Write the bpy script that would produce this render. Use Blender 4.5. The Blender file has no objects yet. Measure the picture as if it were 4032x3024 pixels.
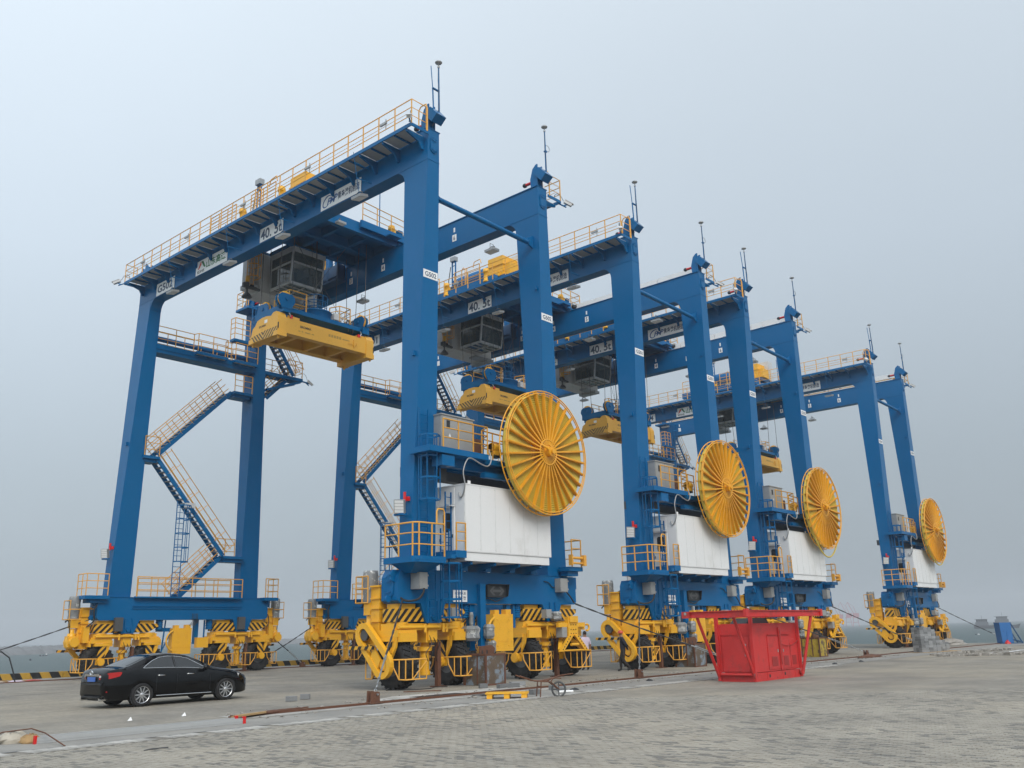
import bpy, bmesh, math, random
from mathutils import Vector, Matrix
R = math.radians
random.seed(7)
sc = bpy.context.scene
col = sc.collection
# ------------------------------------------------------------------ camera
cam_d = bpy.data.cameras.new('camera'); cam = bpy.data.objects.new('camera', cam_d); col.objects.link(cam)
CY, CP, CR, CF = 0.8504, 0.2676, -0.0245, 3552.06
fw = Vector((math.sin(CY)*math.cos(CP), math.cos(CY)*math.cos(CP), math.sin(CP)))
rt0 = Vector((math.cos(CY), -math.sin(CY), 0)); up0 = rt0.cross(fw)
rt = math.cos(CR)*rt0 + math.sin(CR)*up0; up = -math.sin(CR)*rt0 + math.cos(CR)*up0
M = Matrix((rt, up, -fw)).transposed().to_4x4(); M.translation = Vector((-22.983, -24.498, 1.861))
cam.matrix_world = M
cam_d.sensor_fit = 'HORIZONTAL'; cam_d.sensor_width = 36.0; cam_d.lens = CF/4032*36.0
cam_d.clip_start = .1; cam_d.clip_end = 9000
sc.camera = cam
# ------------------------------------------------------------------ world, sun, exposure
SUN_EL, SUN_AZ = R(40), R(210)     # azimuth from +Y towards +X
w = bpy.data.worlds.new('World'); sc.world = w; w.use_nodes = True
nt = w.node_tree; nt.nodes.clear()
def N(t, **k):
    n = nt.nodes.new(t)
    for a, b in k.items(): setattr(n, a, b)
    return n
out = N('ShaderNodeOutputWorld'); bg = N('ShaderNodeBackground'); bg.inputs['Strength'].default_value = .1
sky = N('ShaderNodeTexSky', sky_type='NISHITA', sun_disc=False, sun_elevation=SUN_EL, sun_rotation=SUN_AZ,
        air_density=1.2, dust_density=6.0, ozone_density=1.0)
tc = N('ShaderNodeTexCoord'); sep = N('ShaderNodeSeparateXYZ'); nt.links.new(tc.outputs['Generated'], sep.inputs[0])
ramp = N('ShaderNodeValToRGB')                        # overcast luminance rises towards the zenith
cr = ramp.color_ramp; cr.elements[0].position = 0.0; cr.elements[0].color = (.395, .465, .52, 1)
cr.elements[1].position = 1.0; cr.elements[1].color = (.90, .98, 1.08, 1)
e = cr.elements.new(.16); e.color = (.48, .56, .625, 1)
e = cr.elements.new(.38); e.color = (.665, .765, .86, 1)
e = cr.elements.new(.62); e.color = (.80, .905, 1.0, 1)
nt.links.new(sep.outputs['Z'], ramp.inputs[0])
nz = N('ShaderNodeTexNoise'); nz.inputs['Scale'].default_value = 1.6; nz.inputs['Detail'].default_value = 3
mr = N('ShaderNodeMapRange'); mr.inputs[3].default_value = 9.3; mr.inputs[4].default_value = 10.7
nt.links.new(tc.outputs['Generated'], nz.inputs[0]); nt.links.new(nz.outputs[0], mr.inputs[0])
sc_ = N('ShaderNodeVectorMath', operation='SCALE'); nt.links.new(ramp.outputs[0], sc_.inputs[0]); 
dt = N('ShaderNodeVectorMath', operation='DOT_PRODUCT'); dt.inputs[1].default_value = (-.30, -.02, 0); nt.links.new(tc.outputs['Generated'], dt.inputs[0])   # brighter on the sun's side
ad = N('ShaderNodeMath', operation='ADD'); ad.inputs[1].default_value = 1.0; nt.links.new(dt.outputs['Value'], ad.inputs[0])
ml = N('ShaderNodeMath', operation='MULTIPLY'); nt.links.new(ad.outputs[0], ml.inputs[0]); nt.links.new(mr.outputs[0], ml.inputs[1]); nt.links.new(ml.outputs[0], sc_.inputs[3])
mix = N('ShaderNodeMixRGB'); mix.inputs[0].default_value = .9
nt.links.new(sky.outputs[0], mix.inputs[1]); nt.links.new(sc_.outputs[0], mix.inputs[2])
nt.links.new(mix.outputs[0], bg.inputs['Color']); nt.links.new(bg.outputs[0], out.inputs[0])
sun_d = bpy.data.lights.new('sun', 'SUN'); sun_d.energy = 1.5; sun_d.angle = R(28); sun_d.color = (1, .94, .86)
sun = bpy.data.objects.new('sun', sun_d); col.objects.link(sun)
sd = Vector((math.sin(SUN_AZ)*math.cos(SUN_EL), math.cos(SUN_AZ)*math.cos(SUN_EL), math.sin(SUN_EL)))
sun.rotation_euler = (-sd).to_track_quat('-Z', 'Y').to_euler()
vs = sc.view_settings; vs.view_transform = 'Standard'; vs.look = 'None'; vs.exposure = .28; vs.gamma = 1; vs.use_curve_mapping = False
sc.render.engine = 'CYCLES'
cy = sc.cycles; cy.use_denoising = True; cy.max_bounces = 6; cy.diffuse_bounces = 3; cy.glossy_bounces = 3; cy.transmission_bounces = 4
cy.volume_bounces = 0; cy.transparent_max_bounces = 8; cy.use_adaptive_sampling = True; cy.adaptive_threshold = .02; cy.caustics_reflective = False; cy.caustics_refractive = False

# ------------------------------------------------------------------ materials
MAT = {}
def mat(name, c, rough=.5, metal=0, var=.0, vscale=3.0, bump=0, bscale=20, coat=0, spec=.5, alpha=1, trans=0, dirt=None, dscale=.6, ds=(.52, .72), rvar=0, rnd=0):
    m = bpy.data.materials.new(name); m.use_nodes = True; t = m.node_tree; p = t.nodes['Principled BSDF']
    p.inputs['Base Color'].default_value = (*c, 1); p.inputs['Roughness'].default_value = rough; p.inputs['Metallic'].default_value = metal
    p.inputs['Specular IOR Level'].default_value = spec
    if coat: p.inputs['Coat Weight'].default_value = coat; p.inputs['Coat Roughness'].default_value = .08
    if trans: p.inputs['Transmission Weight'].default_value = trans
    if alpha < 1: p.inputs['Alpha'].default_value = alpha
    L = t.links.new; co = t.nodes.new('ShaderNodeTexCoord'); src = None
    if var or dirt or rvar:
        n = t.nodes.new('ShaderNodeTexNoise'); n.inputs['Scale'].default_value = vscale; n.inputs['Detail'].default_value = 6; n.inputs['Roughness'].default_value = .65
        L(co.outputs['Object'], n.inputs[0])
        mm = t.nodes.new('ShaderNodeMixRGB'); mm.inputs[1].default_value = (*[x*(1-var) for x in c], 1); mm.inputs[2].default_value = (*[min(1, x*(1+var)) for x in c], 1)
        L(n.outputs[0], mm.inputs[0]); src = mm.outputs[0]
        if rvar:
            r_ = t.nodes.new('ShaderNodeMapRange'); r_.inputs[3].default_value = max(.02, rough-rvar); r_.inputs[4].default_value = rough+rvar
            L(n.outputs[0], r_.inputs[0]); L(r_.outputs[0], p.inputs['Roughness'])
        if dirt:
            n2 = t.nodes.new('ShaderNodeTexNoise'); n2.inputs['Scale'].default_value = dscale; n2.inputs['Detail'].default_value = 8; n2.inputs['Roughness'].default_value = .7
            L(co.outputs['Object'], n2.inputs[0])
            r2 = t.nodes.new('ShaderNodeMapRange'); r2.inputs[1].default_value = ds[0]; r2.inputs[2].default_value = ds[1]; L(n2.outputs[0], r2.inputs[0])
            m2 = t.nodes.new('ShaderNodeMixRGB'); L(r2.outputs[0], m2.inputs[0]); L(src, m2.inputs[1]); m2.inputs[2].default_value = (*dirt, 1); src = m2.outputs[0]
        if rnd:
            oi = t.nodes.new('ShaderNodeObjectInfo'); r3 = t.nodes.new('ShaderNodeMapRange'); r3.inputs[3].default_value = 1-rnd; r3.inputs[4].default_value = 1.0; L(oi.outputs['Random'], r3.inputs[0])
            v3 = t.nodes.new('ShaderNodeVectorMath'); v3.operation = 'SCALE'; L(src, v3.inputs[0]); L(r3.outputs[0], v3.inputs[3]); src = v3.outputs[0]
        L(src, p.inputs['Base Color'])
    if bump:
        b = t.nodes.new('ShaderNodeTexNoise'); b.inputs['Scale'].default_value = bscale; b.inputs['Detail'].default_value = 4; L(co.outputs['Object'], b.inputs[0])
        bb = t.nodes.new('ShaderNodeBump'); bb.inputs['Strength'].default_value = bump; bb.inputs['Distance'].default_value = .02; L(b.outputs[0], bb.inputs['Height']); L(bb.outputs[0], p.inputs['Normal'])
    MAT[name] = m; return m
mat('blue', (.0005, .112, .292), .25, var=.10, vscale=.5, bump=.07, bscale=1.1, rvar=.05, dirt=(.004, .115, .31), dscale=1.3, spec=.2)
mat('blue_dark', (.012, .07, .17), .45, var=.1)
mat('yellow', (.80, .415, .022), .4, var=.08, vscale=2, bump=.1, bscale=3, dirt=(.62, .30, .02), dscale=2.2, ds=(.56, .8))
mat('rail_yellow', (.72, .36, .05), .45, var=.08, vscale=3)
mat('reel_yellow', (.80, .38, .018), .4, var=.08, vscale=3, dirt=(.5, .22, .02), dscale=2.5, ds=(.58, .8))
mat('spreader_yellow', (.74, .40, .052), .45, var=.09, vscale=1.3, dirt=(.45, .23, .04), dscale=2.5, ds=(.58, .85))
mat('cable', (.60, .45, .06), .55, var=.15, vscale=6)
mat('cable_black', (.012, .012, .013), .5)
mat('rope', (.035, .037, .04), .5)
mat('rubber', (.011, .011, .012), .75, var=.25, vscale=6, bump=.3, bscale=30, dirt=(.055, .052, .048), dscale=2.5, ds=(.5, .75))
mat('white', (.75, .76, .76), .4, var=.02, vscale=1, dirt=(.62, .62, .60), dscale=.9, ds=(.56, .8), bump=.05, bscale=2)
mat('white_sign', (.84, .85, .85), .35, var=.02)
mat('grey_box', (.31, .315, .31), .4, var=.06, vscale=2, dirt=(.24, .24, .235), dscale=2)
mat('seam', (.55, .555, .55), .5, var=.02)
mat('cab_grey', (.55, .56, .56), .45, var=.04, vscale=2, dirt=(.40, .40, .39), dscale=1.6)
mat('galv', (.33, .345, .35), .45, metal=.4, var=.12, vscale=4)
mat('grating', (.34, .355, .36), .6, var=.15, vscale=9, bump=.3, bscale=60)
mat('dark', (.02, .022, .025), .5, var=.2)
mat('dark_grey', (.075, .078, .08), .5, var=.15, vscale=4)
mat('glass', (.025, .03, .032), .04, spec=.6)
mat('ink', (.045, .075, .14), .5)
mat('ink_green', (.02, .16, .06), .5)
mat('ink_red', (.62, .06, .03), .5)
mat('ink_black', (.03, .03, .03), .5)
mat('ink_faded', (.42, .26, .06), .6)
mat('logo_blue', (.04, .12, .33), .5)
mat('red_lamp', (.60, .015, .015), .35)
mat('wrap', (.21, .22, .225), .28, var=.4, vscale=5, bump=.9, bscale=7, dirt=(.50, .52, .51), dscale=4, ds=(.57, .62), spec=.6)
mat('rust', (.13, .055, .03), .8, var=.35, vscale=6, bump=.4, bscale=25, dirt=(.06, .03, .022), dscale=3)
mat('steel', (.42, .44, .45), .35, metal=.8, var=.1)
mat('rail_top', (.72, .74, .74), .25, metal=.7)
mat('paint_box', (.115, .085, .06), .7, var=.45, vscale=2.5, bump=.3, bscale=12, dirt=(.20, .24, .28), dscale=1.7, ds=(.50, .56))
mat('paint_yellow', (.42, .30, .035), .7, var=.4, vscale=3, dirt=(.10, .07, .05), dscale=2.5, ds=(.5, .58))
mat('red', (.56, .030, .028), .5, var=.14, vscale=1.5, dirt=(.30, .04, .035), dscale=1.6, ds=(.52, .72), bump=.15, bscale=6)
mat('red_dull', (.36, .034, .03), .55, var=.15, vscale=2, dirt=(.16, .03, .03), dscale=2.4, ds=(.56, .66))
mat('car_black', (.0015, .0016, .0022), .07, spec=.33)
mat('car_glass', (.008, .010, .011), .03, spec=.9)
mat('chrome', (.75, .76, .77), .14, metal=1)
mat('alloy', (.60, .61, .62), .28, metal=.85)
mat('lens_red', (.42, .008, .010), .12, coat=.8)
mat('lens_clear', (.62, .62, .62), .1, coat=.6)
mat('plate_blue', (.05, .14, .46), .4)
mat('skin', (.30, .16, .10), .55)
mat('hair', (.012, .010, .009), .6)
mat('shirt', (.60, .53, .66), .8, var=.05, vscale=8, bump=.5, bscale=14)
mat('trousers', (.016, .016, .019), .85, bump=.4, bscale=14)
mat('jacket', (.012, .013, .024), .8, var=.2, vscale=8, bump=.5, bscale=12)
mat('trousers_brown', (.030, .024, .021), .85, bump=.4, bscale=14)
mat('helmet', (.56, .075, .035), .4)
mat('aluminium', (.47, .48, .48), .42, metal=.3, var=.06, vscale=6)
mat('concrete', (.285, .275, .25), .9, var=.2, vscale=1.6, bump=.3, bscale=12, dirt=(.20, .195, .18), dscale=.5, ds=(.44, .68), rnd=.1)
mat('white_concrete', (.47, .455, .42), .9, var=.12, vscale=3, bump=.3, bscale=16, dirt=(.28, .27, .245), dscale=1.3, ds=(.46, .62), rnd=.25)
mat('block', (.31, .32, .325), .9, var=.15, vscale=8, bump=.4, bscale=30, rnd=.55)
mat('stone', (.15, .155, .16), .9, var=.4, vscale=.25, bump=.5, bscale=.7)
mat('sack', (.42, .385, .32), .85, var=.15, vscale=5, bump=.7, bscale=9)
mat('rubble', (.32, .30, .27), .9, var=.4, vscale=3, bump=.5, bscale=9)
mat('wood', (.36, .23, .10), .75, var=.3, vscale=5)
mat('far_red', (.42, .11, .13), .7)
mat('far_grey', (.13, .14, .16), .8)
mat('far_dark', (.05, .055, .065), .8)
mat('paper', (.8, .8, .8), .8)
mat('blue_paint2', (.02, .13, .36), .55, var=.12, vscale=2, dirt=(.03, .10, .24), dscale=2)
def hazard(name, ca, cb, period, ax, frac=.5):
    m = mat(name, ca, .5); t = m.node_tree; L = t.links.new; p = t.nodes['Principled BSDF']
    co = t.nodes.new('ShaderNodeTexCoord'); d = t.nodes.new('ShaderNodeVectorMath'); d.operation = 'DOT_PRODUCT'; d.inputs[1].default_value = ax
    L(co.outputs['Object'], d.inputs[0])
    mu = t.nodes.new('ShaderNodeMath'); mu.operation = 'DIVIDE'; mu.inputs[1].default_value = period; L(d.outputs['Value'], mu.inputs[0])
    fr = t.nodes.new('ShaderNodeMath'); fr.operation = 'FRACT'; L(mu.outputs[0], fr.inputs[0])
    gt = t.nodes.new('ShaderNodeMath'); gt.operation = 'GREATER_THAN'; gt.inputs[1].default_value = frac; L(fr.outputs[0], gt.inputs[0])
    n = t.nodes.new('ShaderNodeTexNoise'); n.inputs['Scale'].default_value = 5; L(co.outputs['Object'], n.inputs[0])
    mx = t.nodes.new('ShaderNodeMixRGB'); L(gt.outputs[0], mx.inputs[0]); mx.inputs[1].default_value = (*ca, 1); mx.inputs[2].default_value = (*cb, 1)
    m2 = t.nodes.new('ShaderNodeMixRGB'); m2.blend_type = 'MULTIPLY'; m2.inputs[0].default_value = .3; L(mx.outputs[0], m2.inputs[1]); L(n.outputs[0], m2.inputs[2]); L(m2.outputs[0], p.inputs['Base Color'])
HY, HB = (.80, .42, .025), (.014, .013, .012)
hazard('haz_a', HY, HB, .235, (.72, -.72, -.69)); hazard('haz_b', HY, HB, .235, (.72, 0, .69))
hazard('haz_small', HY, HB, .30, (.8, .35, -.5))
hazard('haz_kerb', (.56, .34, .05), (.02, .022, .025), 1.0, (1, .3, .6), .5)
hazard('haz_spr', (.72, .42, .08), (.12, .075, .03), .17, (0, .72, .69), .5); hazard('haz_spr2', (.72, .42, .08), (.12, .075, .03), .17, (0, -.72, .69), .5)
hazard('bellows', (.016, .10, .26), (.008, .035, .09), .09, (0, 0, 1), .5)

# ------------------------------------------------------------------ mesh builder
OFF = Vector((0, 0, 0))
class MB:
    def __init__(s, off=None):
        s.v = []; s.f = []; s.m = []; s.sm = []; s.mi = 0; s.off = OFF.copy() if off is None else Vector(off)
    def add(s, vs, fs, smooth=False):
        b = len(s.v); s.v += [Vector(v) for v in vs]
        for f in fs: s.f.append([b+i for i in f]); s.m.append(s.mi); s.sm.append(smooth)
        return s
    def hexa(s, p):       # 4 bottom (ccw) + 4 top
        return s.add(p, [(3, 2, 1, 0), (4, 5, 6, 7), (0, 1, 5, 4), (1, 2, 6, 5), (2, 3, 7, 6), (3, 0, 4, 7)])
    def box(s, x0, x1, y0, y1, z0, z1):
        return s.hexa([(x0, y0, z0), (x1, y0, z0), (x1, y1, z0), (x0, y1, z0), (x0, y0, z1), (x1, y0, z1), (x1, y1, z1), (x0, y1, z1)])
    def bar(s, p, q, w, h, upv=(0, 0, 1)):
        p, q = Vector(p), Vector(q); d = (q-p).normalized(); u = Vector(upv)
        if abs(d.dot(u)) > .98: u = Vector((1, 0, 0))
        sx = d.cross(u).normalized()*w/2; uy = sx.cross(d).normalized()*h/2
        return s.hexa([p-sx-uy, p+sx-uy, p+sx+uy, p-sx+uy, q-sx-uy, q+sx-uy, q+sx+uy, q-sx+uy])
    def tube(s, pts, r, n=6, closed=False, caps=True):
        P = [Vector(p) for p in pts]; k = len(P); rings = []; prev = None
        for i in range(k):
            if closed: d = (P[(i+1) % k]-P[i-1])
            else: d = (P[min(i+1, k-1)]-P[max(i-1, 0)])
            d.normalize()
            if prev is None:
                a = Vector((0, 0, 1)) if abs(d.z) < .9 else Vector((1, 0, 0)); a = (a-d*a.dot(d)).normalized()
            else:
                a = prev-d*prev.dot(d)
                a = a.normalized() if a.length > 1e-6 else d.orthogonal().normalized()
            prev = a; b = d.cross(a)
            rings.append([P[i]+(a*math.cos(2*math.pi*j/n)+b*math.sin(2*math.pi*j/n))*r for j in range(n)])
        vs = [v for rg in rings for v in rg]; fs = []
        for i in range(k if closed else k-1):
            i2 = (i+1) % k
            for j in range(n): fs.append((i*n+j, i*n+(j+1) % n, i2*n+(j+1) % n, i2*n+j))
        s.add(vs, fs, n > 4)
        if caps and not closed: s.add(rings[0], [tuple(reversed(range(n)))]); s.add(rings[-1], [tuple(range(n))])
        return s
    def lathe(s, c, ax, prof, n=20, smooth=True, caps=True):     # prof: (radius, height along axis)
        c = Vector(c); ax = Vector(ax).normalized(); a = ax.orthogonal().normalized(); b = ax.cross(a); vs = []; fs = []
        for r, h in prof:
            for j in range(n):
                t = 2*math.pi*j/n; vs.append(c+ax*h+(a*math.cos(t)+b*math.sin(t))*r)
        for i in range(len(prof)-1):
            for j in range(n): fs.append((i*n+j, i*n+(j+1) % n, (i+1)*n+(j+1) % n, (i+1)*n+j))
        s.add(vs, fs, smooth)
        if caps and prof[0][0] > 1e-4: s.add(vs[:n], [tuple(reversed(range(n)))])
        if caps and prof[-1][0] > 1e-4: s.add(vs[-n:], [tuple(range(n))])
        return s
    def hose(s, pts, r, n=6, k=5):
        P = [Vector(p) for p in pts]; P = [P[0]]+P+[P[-1]]; out = []
        for i in range(1, len(P)-2):
            for j in range(k):
                t = j/k; a, b, c, d = P[i-1:i+3]; out.append(.5*((2*b)+(c-a)*t+(2*a-5*b+4*c-d)*t*t+(3*b-a-3*c+d)*t**3))
        return s.tube(out+[P[-2]], r, n)
    def cyl(s, p, q, r, n=12, r2=None):
        p, q = Vector(p), Vector(q); return s.lathe(p, q-p, [(r, 0), (r if r2 is None else r2, (q-p).length)], n)
    def prism(s, poly, vec, smooth=False):
        P = [Vector(p) for p in poly]; k = len(P); V = Vector(vec); nn = Vector((0, 0, 0))
        for i in range(k): nn += P[i].cross(P[(i+1) % k])
        if nn.dot(V) > 0: P.reverse()
        s.add(P+[p+V for p in P], [tuple(range(k)), tuple(range(2*k-1, k-1, -1))])
        b = len(s.v)-2*k
        for i in range(k): s.f.append([b+i, b+k+i, b+k+(i+1) % k, b+(i+1) % k]); s.m.append(s.mi); s.sm.append(smooth)
        return s
    def use(s, i): s.mi = i; return s
    def xf(s, M, start=0):
        for i in range(start, len(s.v)): s.v[i] = M @ s.v[i]
        return s
    def mesh(s, name, mats):
        me = bpy.data.meshes.new(name); me.from_pydata([v+s.off for v in s.v], [], s.f)
        for m in ([mats] if isinstance(mats, str) else mats): me.materials.append(MAT[m])
        me.polygons.foreach_set('material_index', s.m); me.polygons.foreach_set('use_smooth', s.sm); me.update(); return me
    def build(s, name, mats, parent=None, **k): return obj(name, s.mesh(name, mats), parent, **k)
def obj(name, me, parent=None, loc=None, rot=None, **props):
    o = bpy.data.objects.new(name, me); col.objects.link(o)
    if parent: o.parent = parent
    if loc is not None: o.location = loc
    if rot is not None: o.rotation_euler = rot
    for a, b in props.items(): o[a] = b
    return o
def thing(name, label, cat, loc=(0, 0, 0), rz=0, group=None):
    o = obj(name, None, None, loc, (0, 0, rz), label=label, category=cat)
    if group: o['group'] = group
    o.empty_display_size = .3; return o
def tag(o, label, cat, group=None):
    o['label'] = label; o['category'] = cat
    if group: o['group'] = group
    return o
def copy_tree(o, parent=None, skip=()):
    c = o.copy(); col.objects.link(c); c.parent = parent
    for ch in o.children:
        if ch.name.split('.')[0] not in skip: copy_tree(ch, c, skip)
    return c
def arc(c, a, b, r, t0, t1, n=8):
    c, a, b = Vector(c), Vector(a), Vector(b)
    return [c+(a*math.cos(t0+(t1-t0)*i/n)+b*math.sin(t0+(t1-t0)*i/n))*r for i in range(n+1)]
X_, Y_, Z_ = Vector((1, 0, 0)), Vector((0, 1, 0)), Vector((0, 0, 1))
_font_cache = {}
def text(mb, body, height, origin, xa, ya, sx=1.0, width=None, slant=0, center=False):
    """flat lettering: origin = lower left of the text, xa / ya = reading and up directions"""
    if body not in _font_cache:
        c = bpy.data.curves.new('lettering', 'FONT'); c.body = body; c.size = 1.0; c.resolution_u = 3; c.offset = .022
        o = bpy.data.objects.new('lettering', c); col.objects.link(o); bpy.context.view_layer.update()
        me = o.evaluated_get(bpy.context.evaluated_depsgraph_get()).to_mesh()
        vs = [v.co.copy() for v in me.vertices]; fs = [tuple(p.vertices) for p in me.polygons]
        bpy.data.objects.remove(o); bpy.data.curves.remove(c); _font_cache[body] = (vs, fs)
    vs, fs = _font_cache[body]
    x0, x1 = min(v.x for v in vs), max(v.x for v in vs); y0, y1 = min(v.y for v in vs), max(v.y for v in vs)
    k = height/(y1-y0); kx = k*sx if width is None else width/(x1-x0)
    o, xa, ya = Vector(origin), Vector(xa), Vector(ya)
    if center: o = o-xa*((x1-x0)*kx/2)-ya*(height/2)
    mb.add([o+xa*((v.x-x0)*kx+slant*(v.y-y0)*k)+ya*((v.y-y0)*k) for v in vs], fs)
def railing(mb, pts, h=1.1, post=1.0, r=.024, mids=(.37, .74), pr=None, ends=True):
    """posts and three rails along a polyline of deck points"""
    P = [Vector(p) for p in pts]
    for hh in (h,)+tuple(mids): mb.tube([p+Z_*hh for p in P], r if hh == h else r*.8, 5)
    for i in range(len(P)-1):
        L = (P[i+1]-P[i]).length; n = max(1, round(L/post))
        for j in range(n+1):
            if j == n and i < len(P)-2: continue
            q = P[i].lerp(P[i+1], j/n); mb.bar(q, q+Z_*h, .05, .03)
# ================================================================== ground, quay, water, paving
def ground_mat(name, base, dark, light, brick=True):
    m = bpy.data.materials.new(name); m.use_nodes = True; t = m.node_tree; L = t.links.new; p = t.nodes['Principled BSDF']; p.inputs['Roughness'].default_value = .88; p.inputs['Specular IOR Level'].default_value = .3
    A = lambda k: t.nodes.new('ShaderNode'+k); co = A('TexCoord'); src = co.outputs['Object']
    def noise(sc_, d=6, r=.6):
        n = A('TexNoise'); n.inputs['Scale'].default_value = sc_; n.inputs['Detail'].default_value = d; n.inputs['Roughness'].default_value = r; L(src, n.inputs[0]); return n.outputs[0]
    def mapr(x, a, b, c=0, d=1): n = A('MapRange'); n.inputs[1].default_value = a; n.inputs[2].default_value = b; n.inputs[3].default_value = c; n.inputs[4].default_value = d; L(x, n.inputs[0]); return n.outputs[0]
    def mixc(f, a, b, mode='MIX'):
        n = A('MixRGB'); n.blend_type = mode
        for i, x in ((0, f), (1, a), (2, b)):
            if isinstance(x, (float, int)): n.inputs[i].default_value = x
            elif isinstance(x, tuple): n.inputs[i].default_value = (*x, 1)
            else: L(x, n.inputs[i])
        return n.outputs[0]
    c = mixc(mapr(noise(.35, 8, .66), .40, .60), dark, base); c = mixc(mapr(noise(.09, 4), .45, .7), c, light)
    c = mixc(mapr(noise(1.7, 8, .7), .35, .7, 0, .35), c, tuple(x*.72 for x in base))
    st = A('TexNoise'); mp = A('Mapping'); mp.inputs['Scale'].default_value = (.12, 1.1, 1); L(src, mp.inputs[0]); L(mp.outputs[0], st.inputs[0]); st.inputs['Scale'].default_value = 1.2; st.inputs['Detail'].default_value = 6
    c = mixc(mapr(st.outputs[0], .5, .72, 0, .5), c, tuple(x*.66 for x in base))
    if brick == 'island':
        g = A('NewGeometry'); oi = A('ObjectInfo'); ad = A('Math'); ad.operation = 'ADD'; L(g.outputs['Random Per Island'], ad.inputs[0]); L(oi.outputs['Random'], ad.inputs[1]); fr = A('Math'); fr.operation = 'FRACT'; L(ad.outputs[0], fr.inputs[0]); rnd = fr.outputs[0]
        c = mixc(mapr(rnd, 0, 1, 0, .45), c, tuple(min(1, x*1.18) for x in base))
        pt = mapr(noise(.55, 3), .42, .62, .72, 1.01); gt = A('Math'); gt.operation = 'GREATER_THAN'; L(rnd, gt.inputs[0]); L(pt, gt.inputs[1]); g2_ = A('Math'); g2_.operation = 'MULTIPLY'; g2_.inputs[1].default_value = .62; L(gt.outputs[0], g2_.inputs[0])
        c = mixc(g2_.outputs[0], c, (.105, .106, .104))
    elif brick:
        b = A('TexBrick'); mp2 = A('Mapping'); mp2.inputs['Rotation'].default_value = (0, 0, R(90)); L(src, mp2.inputs[0]); L(mp2.outputs[0], b.inputs[0]); b.inputs['Scale'].default_value = 1; b.inputs['Brick Width'].default_value = .2; b.inputs['Row Height'].default_value = .1; b.inputs['Mortar Size'].default_value = .006
        b.inputs['Color1'].default_value = (1, 1, 1, 1); b.inputs['Color2'].default_value = (.80, .80, .80, 1); b.inputs['Mortar'].default_value = (.55, .54, .52, 1); b.inputs['Bias'].default_value = .15
        c = mixc(.8, c, b.outputs[0], 'MULTIPLY')
    L(c, p.inputs['Base Color'])
    bm_ = A('Bump'); bm_.inputs['Strength'].default_value = .35; bm_.inputs['Distance'].default_value = .012; L(noise(28, 4), bm_.inputs['Height']); L(bm_.outputs[0], p.inputs['Normal'])
    MAT[name] = m
ground_mat('paving', (.325, .302, .258), (.215, .20, .175), (.385, .34, .262)); ground_mat('paver', (.335, .312, .266), (.235, .22, .19), (.395, .345, .268), 'island')
QX, QY = 62.0, 29.3
m = MB(); m.box(-260, QX, -260, QY, -6, 0); ground = m.build('ground', 'paving', None, kind='structure')
# quay cope: concrete edge strip and the striped kerb
def sheet(name, mt, x0, x1, y0, y1, z, kind='structure', nx=1, jag=0, par=None):
    m = MB(); 
    for k in range(nx):
        a, b = x0+(x1-x0)*k/nx, x0+(x1-x0)*(k+1)/nx
        m.add([(a, y0+random.uniform(-jag, jag), z), (b, y0+random.uniform(-jag, jag), z), (b, y1+random.uniform(-jag, jag), z), (a, y1+random.uniform(-jag, jag), z)], [(0, 1, 2, 3)])
    return m.build(name, mt, par, kind=kind) if kind else m.build(name, mt, par)
sheet('quay_edge', 'concrete', -200, QX-.02, 26.9, QY-.02, .006)
sheet('quay_edge', 'concrete', 60.2, QX-.02, -120, 26.9, .006)
m = MB()
for k in range(70):
    x = -60+1.7*k; m.box(x, x+1.68, 28.6, 28.95, .006, .33)
kb = m.build('kerb', 'haz_kerb', None, kind='structure')
# the seaward and landward rail tracks, in concrete channels
def track(y, x0, x1, zz):
    for a, b, mt, z, jag in ((y-.55, y-.16, 'white_concrete', zz, .0), (y+.16, y+.6, 'white_concrete', zz, .0)):
        m = MB(); n = int((x1-x0)/2.4)
        for k in range(n):
            xa = x0+(x1-x0)*k/n; xb = x0+(x1-x0)*(k+1)/n-.012; ja, jb = random.uniform(-.03, .03), random.uniform(-.03, .03)
            ya, yb = (a+ja, b) if a < y else (a, b+jb)
            m.add([(xa, ya, z), (xb, ya, z), (xb, yb, z), (xa, yb, z)], [(0, 1, 2, 3)])
        m.build('track_strip', mt, None, kind='structure')
    m = MB(); m.add([(x0, y-.16, zz), (x1, y-.16, zz), (x1, y+.16, zz), (x0, y+.16, zz)], [(0, 1, 2, 3)]); m.build('track_channel', 'rubble', None, kind='structure')
    m = MB(); m.box(x0, x1, y-.075, y+.075, zz+.004, zz+.02); m.box(x0, x1, y-.035, y+.035, zz+.02, zz+.055)
    return tag(m.build('track_rail', 'rust', None), 'rusty steel rail in the '+('near concrete strip, in front of the cranes' if y < 0 else 'far concrete strip along the water side'), 'rail')
track(-3.95, -10.2, 60, .005); track(24.7, -120, 60, .005); 
sheet('groove_strip', 'dark_grey', -100, 58, 12.88, 12.98, .004, nx=60, jag=.012); sheet('groove_strip', 'dark_grey', -100, 58, 26.2, 26.32, .01, nx=60, jag=.01)
sheet('kerb_strip', 'concrete', -60, 60, -6.38, -4.72, .003, nx=40, jag=.02)
sheet('groove_strip', 'dark_grey', -60, 60, -6.46, -6.40, .007, nx=80, jag=.012)
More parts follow.
